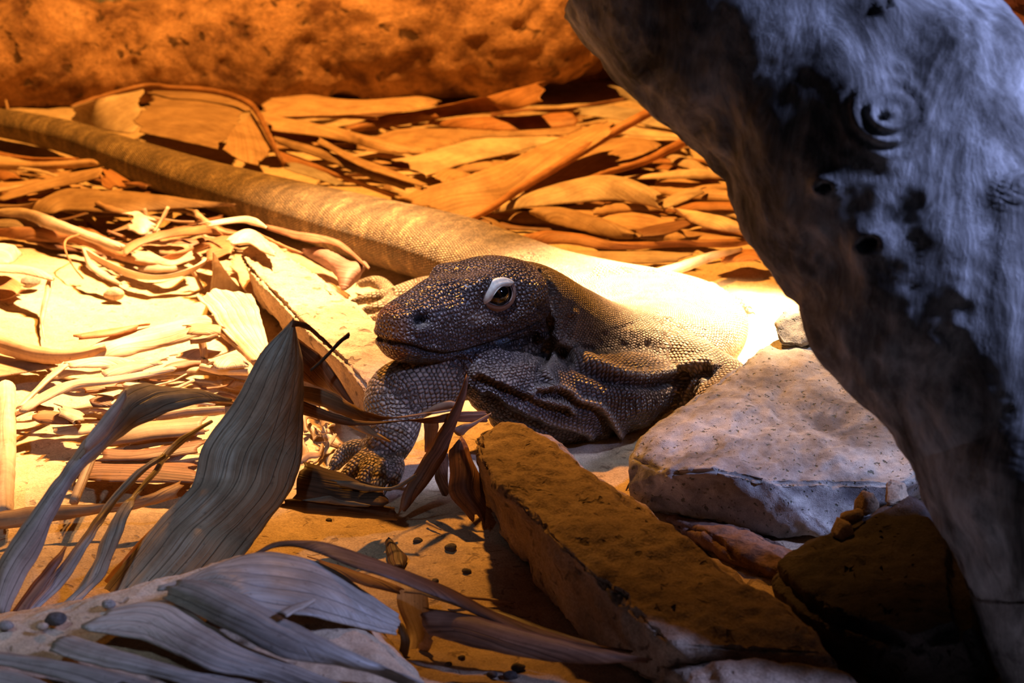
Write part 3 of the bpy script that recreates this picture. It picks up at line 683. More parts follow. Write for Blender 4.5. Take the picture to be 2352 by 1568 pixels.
def make_eye(side):
    c = head_pt(EYE[0], EYE[1] * side, EYE[2])
    o = (HL * side * 0.93 + HF * 0.34 + HZ * 0.10).normalized()
    f = (HF - o * HF.dot(o)).normalized(); up = o.cross(f) if side < 0 else f.cross(o)
    if up.z < 0: up = -up
    def dirn(pol, a): return o * math.cos(pol) + (f * math.cos(a) + up * math.sin(a)) * math.sin(pol)
    def stretch(d): return d + f * d.dot(f) * .22
    r = .0165; v, fc, uv = [], [], []
    for i in range(33):
        pol = math.pi * i / 32
        for k in range(40): v.append(c + dirn(pol, 2 * math.pi * k / 40) * r * (1.0 + .05 * math.exp(-(pol / .5) ** 2))); uv.append((k / 40, pol / (math.pi / 2)))
    for i in range(32):
        for k in range(40):
            a, b = i * 40 + k, i * 40 + (k + 1) % 40; fc.append((a, b, b + 40, a + 40))
    e = link('eyeball', mesh_from('eyeball', v, fc, uv=uv), M['eye'], lizard); e['label'] = 'dark brown glossy eyeball'
    def lid(name, mat, a0, a1, inner, outer, bulge, lab):
        n, mm = 44, 18; v, fc = [], []
        for layer in (0, 1):
            for i in range(n):
                a = R(a0 + (a1 - a0) * i / (n - 1)); w = math.sin(math.pi * i / (n - 1)) ** 0.38
                ins = R(inner - 9 * math.cos(a) + (outer - inner) * 0.45 * (1 - w)); outr = R(outer)
                for j in range(mm):
                    t = j / (mm - 1); pol = ins + (outr - ins) * t
                    rr = r * (1.06 + bulge * math.sin(math.pi * min(1, t * 1.15)) ** 0.8 + .030 * math.sin(t * 15.0) * (t > .12) * w) if layer == 0 else r * 0.97
                    v.append(c + stretch(dirn(pol, a)) * rr)
        for layer in (0, 1):
            b0 = layer * n * mm
            for i in range(n - 1):
                for j in range(mm - 1):
                    a = b0 + i * mm + j; q = (a, a + 1, a + mm + 1, a + mm); fc.append(q if layer else q[::-1])
        for i in range(n - 1):
            for j in (0, mm - 1):
                a = i * mm + j; fc.append((a, a + mm, a + mm + n * mm, a + n * mm))
        l = link(name, mesh_from(name, v, fc), mat, lizard); l['label'] = lab
    lid('upper_eyelid', M['lid_pale'], -22, 150, 30, 86, .22, 'pale wrinkled upper eyelid')
    lid('lower_eyelid', M['lid_low'], 146, 342, 38, 96, .12, 'brown lower eyelid')
make_eye(1); make_eye(-1)
# ---- claws (children)
for (p, d, r, ln) in CLAWS:
    dn = Vector((d.x, d.y, 0)).normalized()
    pts = [p - d * r * .6, p + d * ln * .35 + HZ * .002, p + dn * ln * .75 - HZ * .0015, p + dn * ln * 1.05 - HZ * .007]
    link('claw', loft_mesh('claw', pts, [r * .62, r * .5, r * .28, .0004], 14, 12), M['claw'], lizard)
# ================================================================== dry palm leaves
def pts3(L, c, h, ys=None, d=0.0):            # d lifts (cm) the whole piece towards the viewer's side of the heap
    out = []; n = len(L)
    for i, p in enumerate(L):
        x, y = uncrop(p, c); t = i / max(1, n - 1)
        if ys is not None:
            Yv = np.interp(t, np.linspace(0, 1, len(ys)), ys) - d * .025; out.append(V(x, y, Yv))
        else:
            hh = p[2] if len(p) > 2 else np.interp(t, np.linspace(0, 1, len(h)), h); out.append(G(x, y, (hh + d) / 100.0))
    return out
def ribbon_geo(A, B, bulge=0.0, pleat=0, pamp=0.0008, jag=0.0015, thick=0.0012, fold=0.0, seed=0.0, twist=0.0):
    La = sum((A[i + 1] - A[i]).length for i in range(len(A) - 1))
    wmax = max((A[min(i, len(A) - 1)] - B[min(i, len(B) - 1)]).length for i in range(max(len(A), len(B))))
    bulge = min(bulge, .16 * wmax)
    n = int(min(90, max(14, La / 0.006))); m = int(min(40, max(7, wmax / 0.004, pleat * 4)))
    a, b = catmull(A, n), catmull(B, n)
    v, uv, uv2 = [], [], []
    nrm = np.zeros((n, 3))
    mid = (a + b) / 2; al_ = np.gradient(mid, axis=0); ac = b - a
    # keep the facing steady where the two edges meet in a point
    for i in range(n):
        q = np.cross(ac[i], al_[i]); L = np.linalg.norm(q)
        if L > 1e-12: q = q / L
        if q @ (np.array(CAM) - mid[i]) < 0 and q[2] < 0.35: q = -q
        elif q[2] < -0.2: q = -q
        nrm[i] = q
    nrm[0] = nrm[1]; nrm[-1] = nrm[-2]
    tan_ = al_ / (np.linalg.norm(al_, axis=1)[:, None] + 1e-9)
    for _ in range(2): nrm[1:-1] = (nrm[:-2] + nrm[1:-1] + nrm[2:]) / 3
    s = np.r_[0, np.cumsum(np.linalg.norm(np.diff(mid, axis=0), axis=1))]
    top = []
    for i in range(n):
        w_ = np.linalg.norm(ac[i]); endf = min(1.0, w_ / (wmax * 0.5 + 1e-6))
        j0 = jag * noise.noise(Vector((s[i] * 70, seed, 1.3))) * endf; j1 = jag * noise.noise(Vector((s[i] * 70, seed, 7.7))) * endf
        for k in range(m):
            t = k / (m - 1)
            tt = t + (j0 * (1 - t) + j1 * t) / max(w_, 0.004) if w_ > .004 else t
            p = a[i] * (1 - tt) + b[i] * tt
            off = bulge * 4 * t * (1 - t) + fold * (1 - abs(2 * t - 1))
            if pleat: off += pamp * (1 - 2 * abs(((t * pleat + .5) % 1) * 2 - 1))
            off += (.0014 if pleat else .0025) * min(1, w_ / .03) * noise.noise(Vector((s[i] * 14, t * 1.5, seed)))
            e_ = max(0.0, 1 - i / (n * .16)) - max(0.0, 1 - (n - 1 - i) / (n * .16))
            e_ *= endf
            if e_: p = p - np.array(tan_[i]) * (e_ * .16 * min(wmax, .06) * 2.2 * noise.noise(Vector((t * 3.1, seed * 3.7, 2.0 if e_ > 0 else 5.0))) + e_ * .05 * wmax * noise.noise(Vector((t * 17, seed, 3))))
            top.append(p + nrm[i] * off * endf); uv.append((t * w_ + seed * .37, s[i])); uv2.append((t * pleat + .5 if pleat else .5, .5))
    nt_ = len(top)
    bot = [p - nrm[i // m] * thick for i, p in enumerate(top)]
    f = []
    for i in range(n - 1):
        for k in range(m - 1):
            q = i * m + k
            f.append((q, q + 1, q + m + 1, q + m)); f.append((q + nt_ + m, q + nt_ + m + 1, q + nt_ + 1, q + nt_))
    rim = [k for k in range(m)] + [i * m + m - 1 for i in range(1, n)] + [(n - 1) * m + k for k in range(m - 2, -1, -1)] + [i * m for i in range(n - 2, 0, -1)]
    for q, r in zip(rim, rim[1:] + rim[:1]): f.append((r, q, q + nt_, r + nt_))
    return ([Vector(q) for q in top + bot], f, uv + uv, uv2 + uv2)
def geo_mesh(name, g): return mesh_from(name, g[0], g[1], True, g[2], g[3])
def tube_mesh(name, pts, radii, nth=14, seed=0.0):
    P_ = [Vector(p) for p in pts]; n = max(10, int(sum((P_[i + 1] - P_[i]).length for i in range(len(P_) - 1)) / .007))
    me = loft_mesh(name, pts, radii, n, nth, lambda p, t, a: 0.0009 * noise.noise(Vector(p) * 120), True)
    l = me.uv_layers.new(name='UVMap'); idx = np.empty(len(me.loops), dtype=np.int32); me.loops.foreach_get('vertex_index', idx)
    k = idx % nth; i = idx // nth
    me.uv_layers.new(name='Norm').data.foreach_set('uv', np.full(len(idx) * 2, .5, dtype=np.float32))
    l = me.uv_layers['UVMap']
    l.data.foreach_set('uv', np.stack([k / nth * .03 + seed, i * .007], 1).astype(np.float32).ravel())
    return me
LEAFN = [0]
DZ = {}                                      # how far (cm) each piece was lifted or lowered onto what carries it
PIECES = []                                  # every leaf piece: root object, its parts, and how to rebuild them a little higher or lower
def rebuild(o, me, mat):
    old = o.data; o.data = me; me.materials.append(mat)
    if old is not None and old.users == 0: bpy.data.meshes.remove(old)
def leaf(label, lift, c, A, B, h=(1, 1), hb=None, mat='tan', name='dry_leaf', bulge=0.004, pleat=0, fold=0.0, ys=None, yb=None, rib=None, ribr=.003, jag=.0015, pamp=.0008, group=None, extra=None, cat='leaf', thick=.0012):
    LEAFN[0] += 1; sd = LEAFN[0] * 1.37
    mk = [('blade', M[mat], lambda d: geo_mesh(name, ribbon_geo(pts3(A, c, h, ys, d), pts3(B, c, hb or h, yb or ys, d), bulge, pleat, pamp, jag, thick, fold, sd)))]
    if rib: mk.append(('midrib', M[rib[2] if len(rib) > 2 else mat], lambda d: tube_mesh('midrib', pts3(rib[0], c, rib[1], None, d), [ribr] * len(rib[0]) if not isinstance(ribr, tuple) else list(ribr), 12, sd)))
    for e in (extra or []):
        mk.append(('blade', M[e[4]], lambda d, e=e: geo_mesh(name, ribbon_geo(pts3(e[1], e[0], e[3], None, d), pts3(e[2], e[0], e[3], None, d), e[5], 0, .0008, jag, thick, 0, sd + 3))))
    if len(mk) > 1:
        root = empty(name, (0, 0, 0)); parts = [(link(n_, f_(lift), m_, root), m_, f_) for n_, m_, f_ in mk]
    else:
        root = link(name, mk[0][2](lift), mk[0][1]); parts = [(root, mk[0][1], mk[0][2])]
    PIECES.append((root, parts)); DZ[root.name] = lift; return tag(root, label, cat, group)
def stalk(label, lift, c, pts, h, rpx, mat='tan', name='leaf_stalk', group=None, cat='stalk'):
    LEAFN[0] += 1; sd = LEAFN[0] * .13
    def make(d):
        w_ = pts3(pts, c, h, None, d); rr = []
        for i, p in enumerate(w_):
            r = np.interp(i / max(1, len(w_) - 1), np.linspace(0, 1, len(rpx)), rpx) / CROPS[c][2]
            rr.append(r * (p - CAM).dot(FW) / FPX)
        return tube_mesh(name, w_, rr, 16, sd)
    o = link(name, make(lift), M[mat]); PIECES.append((o, [(o, M[mat], make)])); DZ[o.name] = lift
    return tag(o, label, cat, group)
# ---------- contact: pieces lie on what is under them and do not run through each other
class Solid:
    def __init__(s_, vs_, fs_):
        a = np.array([tuple(v) for v in vs_]); s_.v = vs_; s_.lo = a.min(0); s_.hi = a.max(0); s_.t = BVHTree.FromPolygons(vs_, fs_)
def solid_of(objs):
    v, f = [], []
    for o in objs:
        b = len(v); v += [q.co.copy() for q in o.data.vertices]; f += [tuple(b + i for i in q.vertices) for q in o.data.polygons]
    return Solid(v, f)
def near(S, others, pad):
    return [o for o in others if (S.lo - pad < o.hi).all() and (S.hi + pad > o.lo).all()]
def clash(S, others): return sum(len(S.t.overlap(o.t)) for o in near(S, others, 0.0))
def gap(S, others):
    step = max(1, len(S.v) // 160); g = min(v.z - ground_h(v.x, v.y) for v in S.v[::step])
    if g < .003: return max(0.0, g)
    for o in near(S, others, .02):
        for v in S.v[::step]:
            r = o.t.find_nearest(v, .03)
            if r[0] is not None: g = min(g, r[3])
        if g < .003: break
    return g
def settle(fixed):
    sol = [solid_of([q[0] for q in pc[1]]) for pc in PIECES]; moved = 0
    for rnd in range(1):
        for k, (root, parts) in enumerate(PIECES):
            others = fixed + sol[:k] + sol[k + 1:]
            n0 = clash(sol[k], others); g0 = gap(sol[k], others)
            if n0 == 0 and g0 < .006: continue
            best = (n0 * .05 + max(0, g0 - .003) * 100, 0.0, None, None)
            for d in sorted([x * .25 for x in range(-10, 11) if x], key=lambda x: (abs(x), -x)):
                if abs(d) * .12 >= best[0]: continue
                ms = [f_(DZ.get(root.name, 0.0) + d) for _, _, f_ in parts]
                v, f = [], []
                for me in ms: b = len(v); v += [q.co.copy() for q in me.vertices]; f += [tuple(b + i for i in q.vertices) for q in me.polygons]
                S = Solid(v, f); n = clash(S, others)
                cost = n * .05 + abs(d) * .12
                if cost < best[0]: cost += max(0, gap(S, others) - .003) * 100
                if cost < best[0]:
                    if best[2]: [bpy.data.meshes.remove(me) for me in best[2]]
                    best = (cost, d, ms, S)
                else: [bpy.data.meshes.remove(me) for me in ms]
            if best[2]:
                DZ[root.name] = DZ.get(root.name, 0.0) + best[1]; sol[k] = best[3]; moved += 1
                for (o, m_, f_), me in zip(parts, best[2]): rebuild(o, me, m_)
    return sol

# ---------- heap below the log, from back to front
leaf('flat brown leaf lying highest up against the log', 1, 4, [(60, 190), (300, 172), (600, 195), (900, 188), (1060, 180), (1200, 210)], [(0, 300), (200, 312), (500, 300), (850, 285), (1000, 265), (1150, 240)], (5, 6), mat='tan', bulge=.006)
stalk('thin straight stalk tucked under the flat leaf at the log', 0.5, 4, [(210, 315), (450, 310), (780, 325)], (5, 5), (12, 14, 12), 'rust')
leaf('pale weathered leaf in shade beside the bough', -0.75, 5, [(780, 95), (950, 105), (1100, 130), (1210, 260)], [(880, 170), (1020, 225), (1130, 265), (1230, 340)], (4, 7), mat='grey')
leaf('greyish leaf with a dark gap under it beside the trunk', 0, 5, [(600, 225), (800, 215), (950, 240), (1160, 290)], [(620, 270), (800, 290), (1000, 330), (1150, 350)], (3, 5), mat='grey')
leaf('grey-tan leaf behind the long ribbed stalk', 0, 5, [(950, 335), (1100, 355), (1245, 395)], [(850, 400), (1000, 415), (1210, 432)], (3, 4), mat='pale')
leaf('thick rolled leaf pointing up towards the bough', -0.75, 4, [(550, 385), (800, 308), (1100, 262), (1500, 178), (1880, 82)], [(620, 415), (900, 375), (1200, 325), (1500, 285), (1700, 265), (1895, 205)], (5, 7, 13), (4, 5.5, 11), 'rust', bulge=.014)
leaf('rolled leaf with a torn square end', -1.25, 4, [(1060, 345), (1300, 328), (1700, 312), (2080, 272)], [(1080, 357), (1300, 388), (1700, 402), (2100, 375)], (5, 6, 8), (4, 5, 6.5), 'rust', bulge=.013)
leaf('broad tan leaf under the rolled leaves', -0.5, 4, [(650, 480), (900, 400), (1200, 392), (1600, 408), (2000, 388), (2290, 355)], [(640, 525), (1000, 562), (1140, 540), (1400, 468), (1700, 445), (2050, 432)], (4, 5, 6), (3, 4, 5), 'tan', bulge=.006)
leaf('tan leaf with a pale grey underside edge', -0.75, 4, [(880, 600), (1100, 555), (1400, 465), (1700, 448), (2060, 448)], [(1100, 716), (1250, 660), (1500, 592), (1800, 520), (2010, 500)], (5, 6, 6.5), (4, 4.5, 5.5), 'pale', bulge=.006)
leaf('long tan leaf slanting down from the arched frond', 0, 4, [(0, 300), (200, 328), (500, 388), (750, 458), (1000, 500), (1125, 530)], [(50, 400), (300, 432), (600, 484), (800, 545), (1100, 562)], (7, 6, 5), (6, 5, 4.5), 'tan', bulge=.009)
leaf('straight tan strip ending at the dark gap', 1.25, 4, [(80, 440), (300, 498), (600, 598), (900, 708), (1060, 770)], [(105, 492), (400, 592), (700, 712), (950, 802)], (6, 5, 4), (5, 4, 3), 'tan', bulge=.006)
leaf('narrow strip crossing the straight tan strips', -0.5, 4, [(390, 456), (620, 568), (850, 658), (1110, 765)], [(375, 482), (600, 604), (800, 694), (1080, 778)], (8, 7, 6), mat='tan', bulge=.003)
leaf('rust coloured strip just above the tail', 0, 4, [(100, 525), (400, 636), (700, 758), (905, 832)], [(130, 610), (450, 705), (750, 802), (880, 848)], (5, 4, 3), (4, 3, 2), 'rust', bulge=.005)
leaf('short greyish scrap lying on the tail ridge', -1.5, 4, [(160, 620), (240, 625), (430, 690), (560, 760)], [(200, 680), (260, 700), (420, 740), (500, 770)], (6, 5), mat='grey', name='leaf_scrap')
leaf('curled scrap under the broad slanting leaf', -0.5, 4, [(1110, 715), (1230, 668), (1330, 690), (1400, 700)], [(1200, 752), (1290, 745), (1360, 720), (1410, 705)], (4, 4), mat='tan', bulge=.008, name='leaf_scrap')
leaf('broad slanting leaf with a stout rib along its edge', 0, 4, [(890, 862), (1100, 782), (1400, 700), (1700, 580), (1950, 470), (2200, 375), (2320, 335)], [(1330, 1028), (1500, 940), (1700, 805), (1900, 690), (2100, 568), (2323, 440)], (3.5, 7, 9, 10.5), (1.5, 4, 7, 10), 'tan', bulge=.005,
     rib=([(1330, 1030), (1500, 945), (1700, 812), (1900, 690), (2100, 570), (2310, 440), (2450, 360), (2590, 280), (2700, 190)], (2, 5, 8, 11, 13), 'rust'), ribr=(.0035, .005, .006, .0065, .007, .0075, .008, .008, .0075))
leaf('tan leaf on a thin stalk behind the ribbed leaf', -0.75, 5, [(330, 700), (500, 515), (700, 438), (850, 408), (1000, 412), (1100, 455)], [(270, 735), (450, 690), (650, 645), (800, 600), (950, 555), (1120, 480)], (4, 6, 6.5), (4, 5, 6), 'tan', bulge=.006,
     rib=([(560, 690), (700, 638), (850, 595), (1000, 548), (1120, 490), (1220, 440)], (5.5, 6, 7, 7.5), 'rust'), ribr=(.003, .004, .005, .006, .007, .0075))
leaf('wide curved leaf with a blunt pale end', 0, 5, [(90, 850), (300, 742), (500, 680), (700, 630), (850, 640), (1000, 690), (1085, 740)], [(85, 862), (250, 832), (500, 797), (750, 780), (900, 790), (1080, 832)], (2.5, 5, 6.5, 6), (2, 3.5, 4, 4), 'pale', bulge=.010)
leaf('white leaf tip touching the trunk shadow', 0, 5, [(1080, 500), (1200, 508), (1300, 545), (1375, 592)], [(1120, 540), (1220, 580), (1300, 605), (1345, 615)], (4, 4), mat='pale')
leaf('rusty strip below the white leaf tip', 0, 5, [(960, 560), (1100, 565), (1250, 600), (1420, 640)], [(1000, 590), (1130, 605), (1260, 640), (1420, 665)], (3, 3), mat='rust')
leaf('tan leaf lying flat beside the blunt leaf end', 0, 5, [(1075, 650), (1250, 632), (1430, 645)], [(1075, 745), (1280, 700), (1490, 775)], (2, 2), mat='tan')
leaf('pale splinter of leaf stuck up beside the blunt leaf', -0.25, 5, [(1080, 795), (1200, 742), (1332, 715)], [(1110, 832), (1210, 800), (1335, 745)], (4, 5), mat='pale', name='leaf_scrap')
leaf('rust strip running under the trunk edge', 0.75, 5, [(1110, 832), (1300, 800), (1540, 800)], [(1140, 852), (1350, 842), (1570, 845)], (2.5, 2.5), mat='rust', bulge=.006)
leaf('pinkish curled leaf above the twisted strip', 0.5, 5, [(1120, 830), (1250, 842), (1450, 880), (1625, 940)], [(1180, 860), (1300, 922), (1450, 962), (1635, 978)], (4, 4), (3, 3), 'pale', bulge=.008)
leaf('stout brown strip with a split end', 0, 5, [(280, 830), (500, 828), (700, 880), (900, 958), (945, 1000)], [(340, 885), (500, 932), (700, 985), (850, 1012), (920, 1012)], (3, 3), (2, 2), 'tan', bulge=.010)
leaf('thin frayed strip joined to the split end', 0, 5, [(930, 960), (1150, 918), (1310, 888)], [(935, 1004), (1150, 985), (1300, 915)], (2.5, 3), mat='brown')
leaf('long twisted strip behind the hind foot', 0, 5, [(240, 1000), (400, 968), (600, 985), (800, 1030), (1100, 1030), (1400, 1018), (1645, 1008)], [(265, 1047), (500, 1045), (700, 1072), (900, 1082), (1200, 1062), (1500, 1066), (1645, 1042)], (3, 2.5, 2.5), (2, 1.5, 1.5), 'rust', bulge=.009)
leaf('pale strip half sunk in the sand behind the lizard', 0, 5, [(380, 1058), (600, 1080), (1000, 1088), (1310, 1100)], [(400, 1078), (650, 1142), (900, 1162), (1200, 1152)], (1.3, 1.3), (.6, .6), 'pale')
stalk('thick pale cut stalk lying on the sand', 0.75, 5, [(1030, 1240), (1200, 1190), (1400, 1120), (1575, 1075)], (1.8, 2), (36, 34, 28, 12), 'pale')
leaf('rust leaf end lying by the trunk', 0, 5, [(1400, 1125), (1560, 1078), (1715, 1088)], [(1450, 1152), (1600, 1148), (1720, 1132)], (1.5, 2), mat='rust', bulge=.006)
leaf('short pale leaf standing at the tail root', 0, 5, [(20, 880), (100, 900), (180, 970), (290, 1075)], [(110, 1010), (150, 1030), (200, 1050), (260, 1080)], (4, 1), mat='tan')
leaf('olive leaf edge under the blunt leaf', 1.25, 5, [(430, 835), (650, 845), (900, 850), (1180, 880)], [(850, 960), (950, 960), (1080, 940), (1190, 915)], (1, 1), mat='tan')

# ---------- arched frond and litter on the left
leaf('arched frond of three leaf panels under a bent stalk', 0, 3, [(490, 190), (700, 125), (960, 72)], [(470, 290), (650, 335), (840, 362), (920, 352)], (8, 9), (3, 4), 'pale', bulge=.008, pleat=0,
     rib=([(470, 190), (650, 132), (960, 52), (1150, 65), (1320, 72), (1500, 102), (1650, 160), (1720, 232), (1790, 370), (1850, 500), (1895, 585)], (7.5, 9, 10, 9.5, 9, 7, 4), 'rust'), ribr=(.003, .0045, .005, .005, .005, .0055, .0055, .005, .0045, .004, .003),
     extra=[(3, [(1010, 80), (1240, 85), (1480, 115), (1690, 195)], [(915, 358), (1100, 395), (1300, 440), (1460, 478)], (7.5, 7), 'tan', .006), (3, [(1690, 205), (1740, 300), (1830, 490)], [(1480, 470), (1600, 545), (1725, 585)], (7, 5), 'tan', .012)])
stalk('blunt tan stalk poking in under the tail', 0, 3, [(-60, 580), (150, 585), (400, 578), (600, 562), (650, 572)], (3, 3), (30, 30, 28, 26, 12))
stalk('thin bent stem standing against the log', -2.25, 3, [(40, 150), (60, 230), (105, 300)], (6, 3), (9, 8))
leaf('folded strip bent sharply in front of the tail', 0.5, 3, [(30, 750), (400, 648), (700, 583)], [(50, 805), (450, 705), (690, 655)], (3, 6), mat='tan', bulge=.006, extra=[(3, [(700, 583), (780, 625), (868, 682)], [(675, 655), (690, 720), (765, 745)], (6, 4), 'rust', .003)])
leaf('wide smooth tan leaf reaching under the tail', -0.5, 3, [(-60, 860), (200, 832), (400, 742), (560, 732), (900, 758), (1200, 798), (1560, 838)], [(-60, 885), (200, 892), (350, 898), (450, 872), (800, 892), (1150, 868), (1565, 850)], (4, 5, 5), (2.5, 3.5, 4.5), 'tan', bulge=.008)
leaf('broad tan leaf left of the folded strip', 0, 3, [(-60, 690), (150, 680), (330, 640), (500, 600)], [(-60, 800), (100, 790), (260, 760), (420, 690)], (2, 2), mat='tan')
leaf('bright cream strip over the rust strip', -0.5, 3, [(-60, 875), (140, 862), (300, 902), (480, 978), (700, 1058), (855, 1120)], [(-60, 915), (150, 932), (330, 1002), (550, 1072), (750, 1142), (830, 1155)], (5, 5, 4), (4, 4, 3), 'pale', bulge=.008)
leaf('rust strip sagging in a long U', -1.25, 3, [(-60, 1000), (200, 988), (350, 998), (500, 1040), (700, 1092), (850, 1170), (1000, 1205), (1200, 1150), (1400, 1070)], [(-60, 1045), (150, 1072), (350, 1092), (550, 1112), (750, 1195), (930, 1242), (1080, 1235), (1250, 1185), (1420, 1110)], (4, 4, 3.5, 5), (2.5, 2.5, 2.5, 4), 'rust', bulge=.004)
leaf('rust strip climbing to the stone slab', -0.5, 3, [(800, 1140), (900, 1078), (1100, 1018), (1350, 983), (1450, 995)], [(850, 1165), (950, 1102), (1150, 1052), (1400, 1035), (1500, 1050)], (4, 5, 7), mat='rust', bulge=.003)
leaf('cream leaf tip arching over the slab end', 0.25, 3, [(1350, 960), (1600, 923), (1700, 928), (1785, 990)], [(1390, 990), (1600, 958), (1700, 975), (1775, 997)], (9, 10), mat='pale')
leaf('cream leaf draped on the slab end', 0, 9, [(60, 170), (130, 120), (230, 88), (330, 130), (440, 262)], [(110, 200), (180, 195), (240, 198), (330, 242), (420, 285)], (9, 9), mat='pale', bulge=.004)
leaf('rust leaf edge-on beside the slab end', 0, 9, [(-80, 170), (0, 150), (60, 140), (110, 160)], [(-60, 330), (30, 320), (80, 300), (120, 220)], (4, 5), mat='rust')
leaf('cream strip curving along the lower edge of the loop', 0, 3, [(560, 1130), (700, 1208), (900, 1288), (1100, 1308), (1280, 1258), (1400, 1188)], [(545, 1155), (700, 1248), (880, 1325), (1100, 1338), (1295, 1288), (1425, 1165)], (3, 2.5, 3, 4), (1.5, 1, 1.5, 3.5), 'pale', bulge=.003)
leaf('cream strip inside the loop of rust strips', 0, 3, [(870, 1150), (1000, 1160), (1150, 1215), (1280, 1150)], [(900, 1210), (1010, 1225), (1150, 1250), (1300, 1200)], (3, 3), mat='pale')
stalk('thin hoop of leaf fibre over the sand', 0, 3, [(530, 1040), (440, 1080), (440, 1160), (500, 1270), (555, 1335)], (4, 5, 3, 1), (7, 7, 6, 5), 'rust')
leaf('curling strip hanging from the rust loop', 1, 3, [(540, 1130), (580, 1240), (680, 1320), (800, 1380)], [(565, 1135), (620, 1230), (720, 1300), (810, 1370)], (4, 2, 1), mat='pale')
leaf('upright cream pointed leaf beside the slab', -2.5, 3, [(1418, 1158), (1412, 1300), (1408, 1445)], [(1424, 1158), (1520, 1300), (1628, 1432)], (11, 6, 2.5), mat='pale', bulge=.005)
stalk('short twig leaning on the pointed leaf', -1.25, 3, [(1268, 1255), (1310, 1330), (1350, 1410)], (4, 1), (14, 13))
leaf('crumpled cream scrap in the litter hollow', 1, 3, [(860, 920), (930, 900), (1010, 960)], [(870, 1000), (940, 1035), (1012, 1010)], (4, 4), mat='pale', bulge=.012, name='leaf_scrap')
stalk('upright twig at the litter hollow', 0, 3, [(962, 868), (985, 940), (1000, 990)], (6, 3), (14, 12))
stalk('slanting thin twig across the litter hollow', 0.25, 3, [(1122, 858), (1080, 940), (1025, 1030)], (7, 4), (13, 11))
leaf('yellow leaf lying between slab and tail', -1.75, 9, [(470, 292), (600, 282), (750, 355), (850, 415), (945, 500)], [(480, 300), (560, 345), (640, 385), (800, 465), (935, 515)], (4, 4), mat='tan', bulge=.005)
leaf('dark brown curled strip along the tail base', 0.5, 9, [(360, 60), (560, 95), (720, 122), (850, 150), (960, 205), (1140, 375)], [(380, 90), (580, 150), (720, 180), (850, 195), (980, 265), (1130, 385)], (6, 7, 7), mat='brown', bulge=.004)
leaf('purple-brown dead leaf resting against the tail', 0, 9, [(620, 235), (760, 220), (880, 265), (1000, 330), (1100, 330), (1145, 378)], [(640, 265), (700, 305), (800, 365), (890, 440), (940, 550), (1090, 445)], (6, 7, 7), (5, 5, 5), 'purple', bulge=.008, jag=.003)
stalk('reddish fibre strands by the dead leaf', 0, 9, [(280, 110), (400, 170), (520, 225), (640, 270)], (7, 6), (14, 12, 8), 'rust')
leaf('pale fibre strip under the dead leaf', 0, 9, [(750, 460), (850, 490), (1000, 590)], [(760, 480), (860, 530), (980, 610)], (2.5, 2), mat='pale')
leaf('thin rust strip lying at the tail side', -1, 9, [(1180, 490), (1300, 510), (1440, 560)], [(1180, 525), (1300, 545), (1420, 580)], (2, 2), mat='rust')

# ---------- bright sand patch
leaf('pale block of leaf base at the sand patch edge', 2, 6, [(-60, 0), (60, 10), (155, 70)], [(-60, 140), (70, 130), (150, 80)], (3, 3), mat='pale', bulge=.012)
leaf('white strip bent down at its end over the sand', 0, 6, [(-60, 140), (150, 155), (300, 190), (390, 245)], [(-60, 200), (150, 215), (280, 240), (370, 262)], (5, 5), mat='pale', extra=[(6, [(340, 235), (310, 400), (285, 520), (318, 700)], [(390, 250), (350, 400), (315, 540), (322, 702)], (5, 3, 1.5, 1), 'pale', .002)])
leaf('rusty shaded leaf under the white bent strip', -0.5, 6, [(-60, 230), (60, 235), (170, 300)], [(-60, 400), (60, 390), (160, 340)], (2, 2), mat='rust')
leaf('pale triangular leaf fan spreading from the slab', 0.25, 6, [(1400, 365), (1500, 470), (1620, 640), (1840, 852)], [(1800, 355), (1842, 420), (1900, 600), (1945, 772)], (6, 5, 4), (6, 5.5, 4), 'pale', bulge=.004, pleat=5, pamp=.0012,
     rib=([(1590, 630), (1700, 720), (1840, 855)], (4.2, 4), 'tan'), ribr=(.005, .005, .004))
leaf('dull leaf standing in the slab shade', -3.75, 6, [(1690, 90), (1760, 80), (1850, 130)], [(1700, 230), (1770, 340), (1850, 400)], (4, 4), mat='tan', bulge=.006)
leaf('long white leaf with a thick tan stalk', 0.25, 6, [(540, 800), (700, 715), (900, 635), (1200, 570), (1450, 510), (1645, 508)], [(440, 832), (800, 832), (1050, 765), (1350, 695), (1500, 640), (1625, 602)], (3, 4, 5), (2, 2.5, 4), 'pale', bulge=.008,
     rib=([(-80, 700), (0, 722), (200, 782), (400, 812), (600, 790), (760, 740)], (2.5, 2.5, 2.5, 3.5), 'tan'), ribr=(.0105, .0105, .0105, .009, .007, .004))
leaf('narrow brown strip curled on the long white leaf', -1.5, 6, [(540, 662), (800, 618), (1055, 588)], [(548, 688), (800, 662), (1000, 612)], (6, 6), mat='rust')
leaf('rolled leaf end with a hollow mouth', 0, 6, [(1335, 600), (1450, 580), (1615, 600)], [(1340, 655), (1450, 660), (1600, 655)], (6, 6), mat='tan', bulge=.012)
stalk('stub of stalk beside the rolled leaf end', 0, 6, [(1370, 700), (1470, 690), (1560, 662)], (6, 6), (22, 24, 20))
stalk('short upright peg of leaf stalk', 0, 6, [(1455, 700), (1470, 790), (1475, 875)], (5.5, 3), (28, 27))
leaf('white leaf between peg and fan', 0, 6, [(1230, 800), (1400, 740), (1600, 665), (1700, 740)], [(1300, 825), (1450, 822), (1600, 790), (1690, 760)], (3, 3.5), mat='pale')
stalk('pale jointed stalk beside the big twisted leaf', -0.75, 6, [(1450, 885), (1600, 915), (1785, 925)], (4, 4), (26, 28, 24), 'pale')
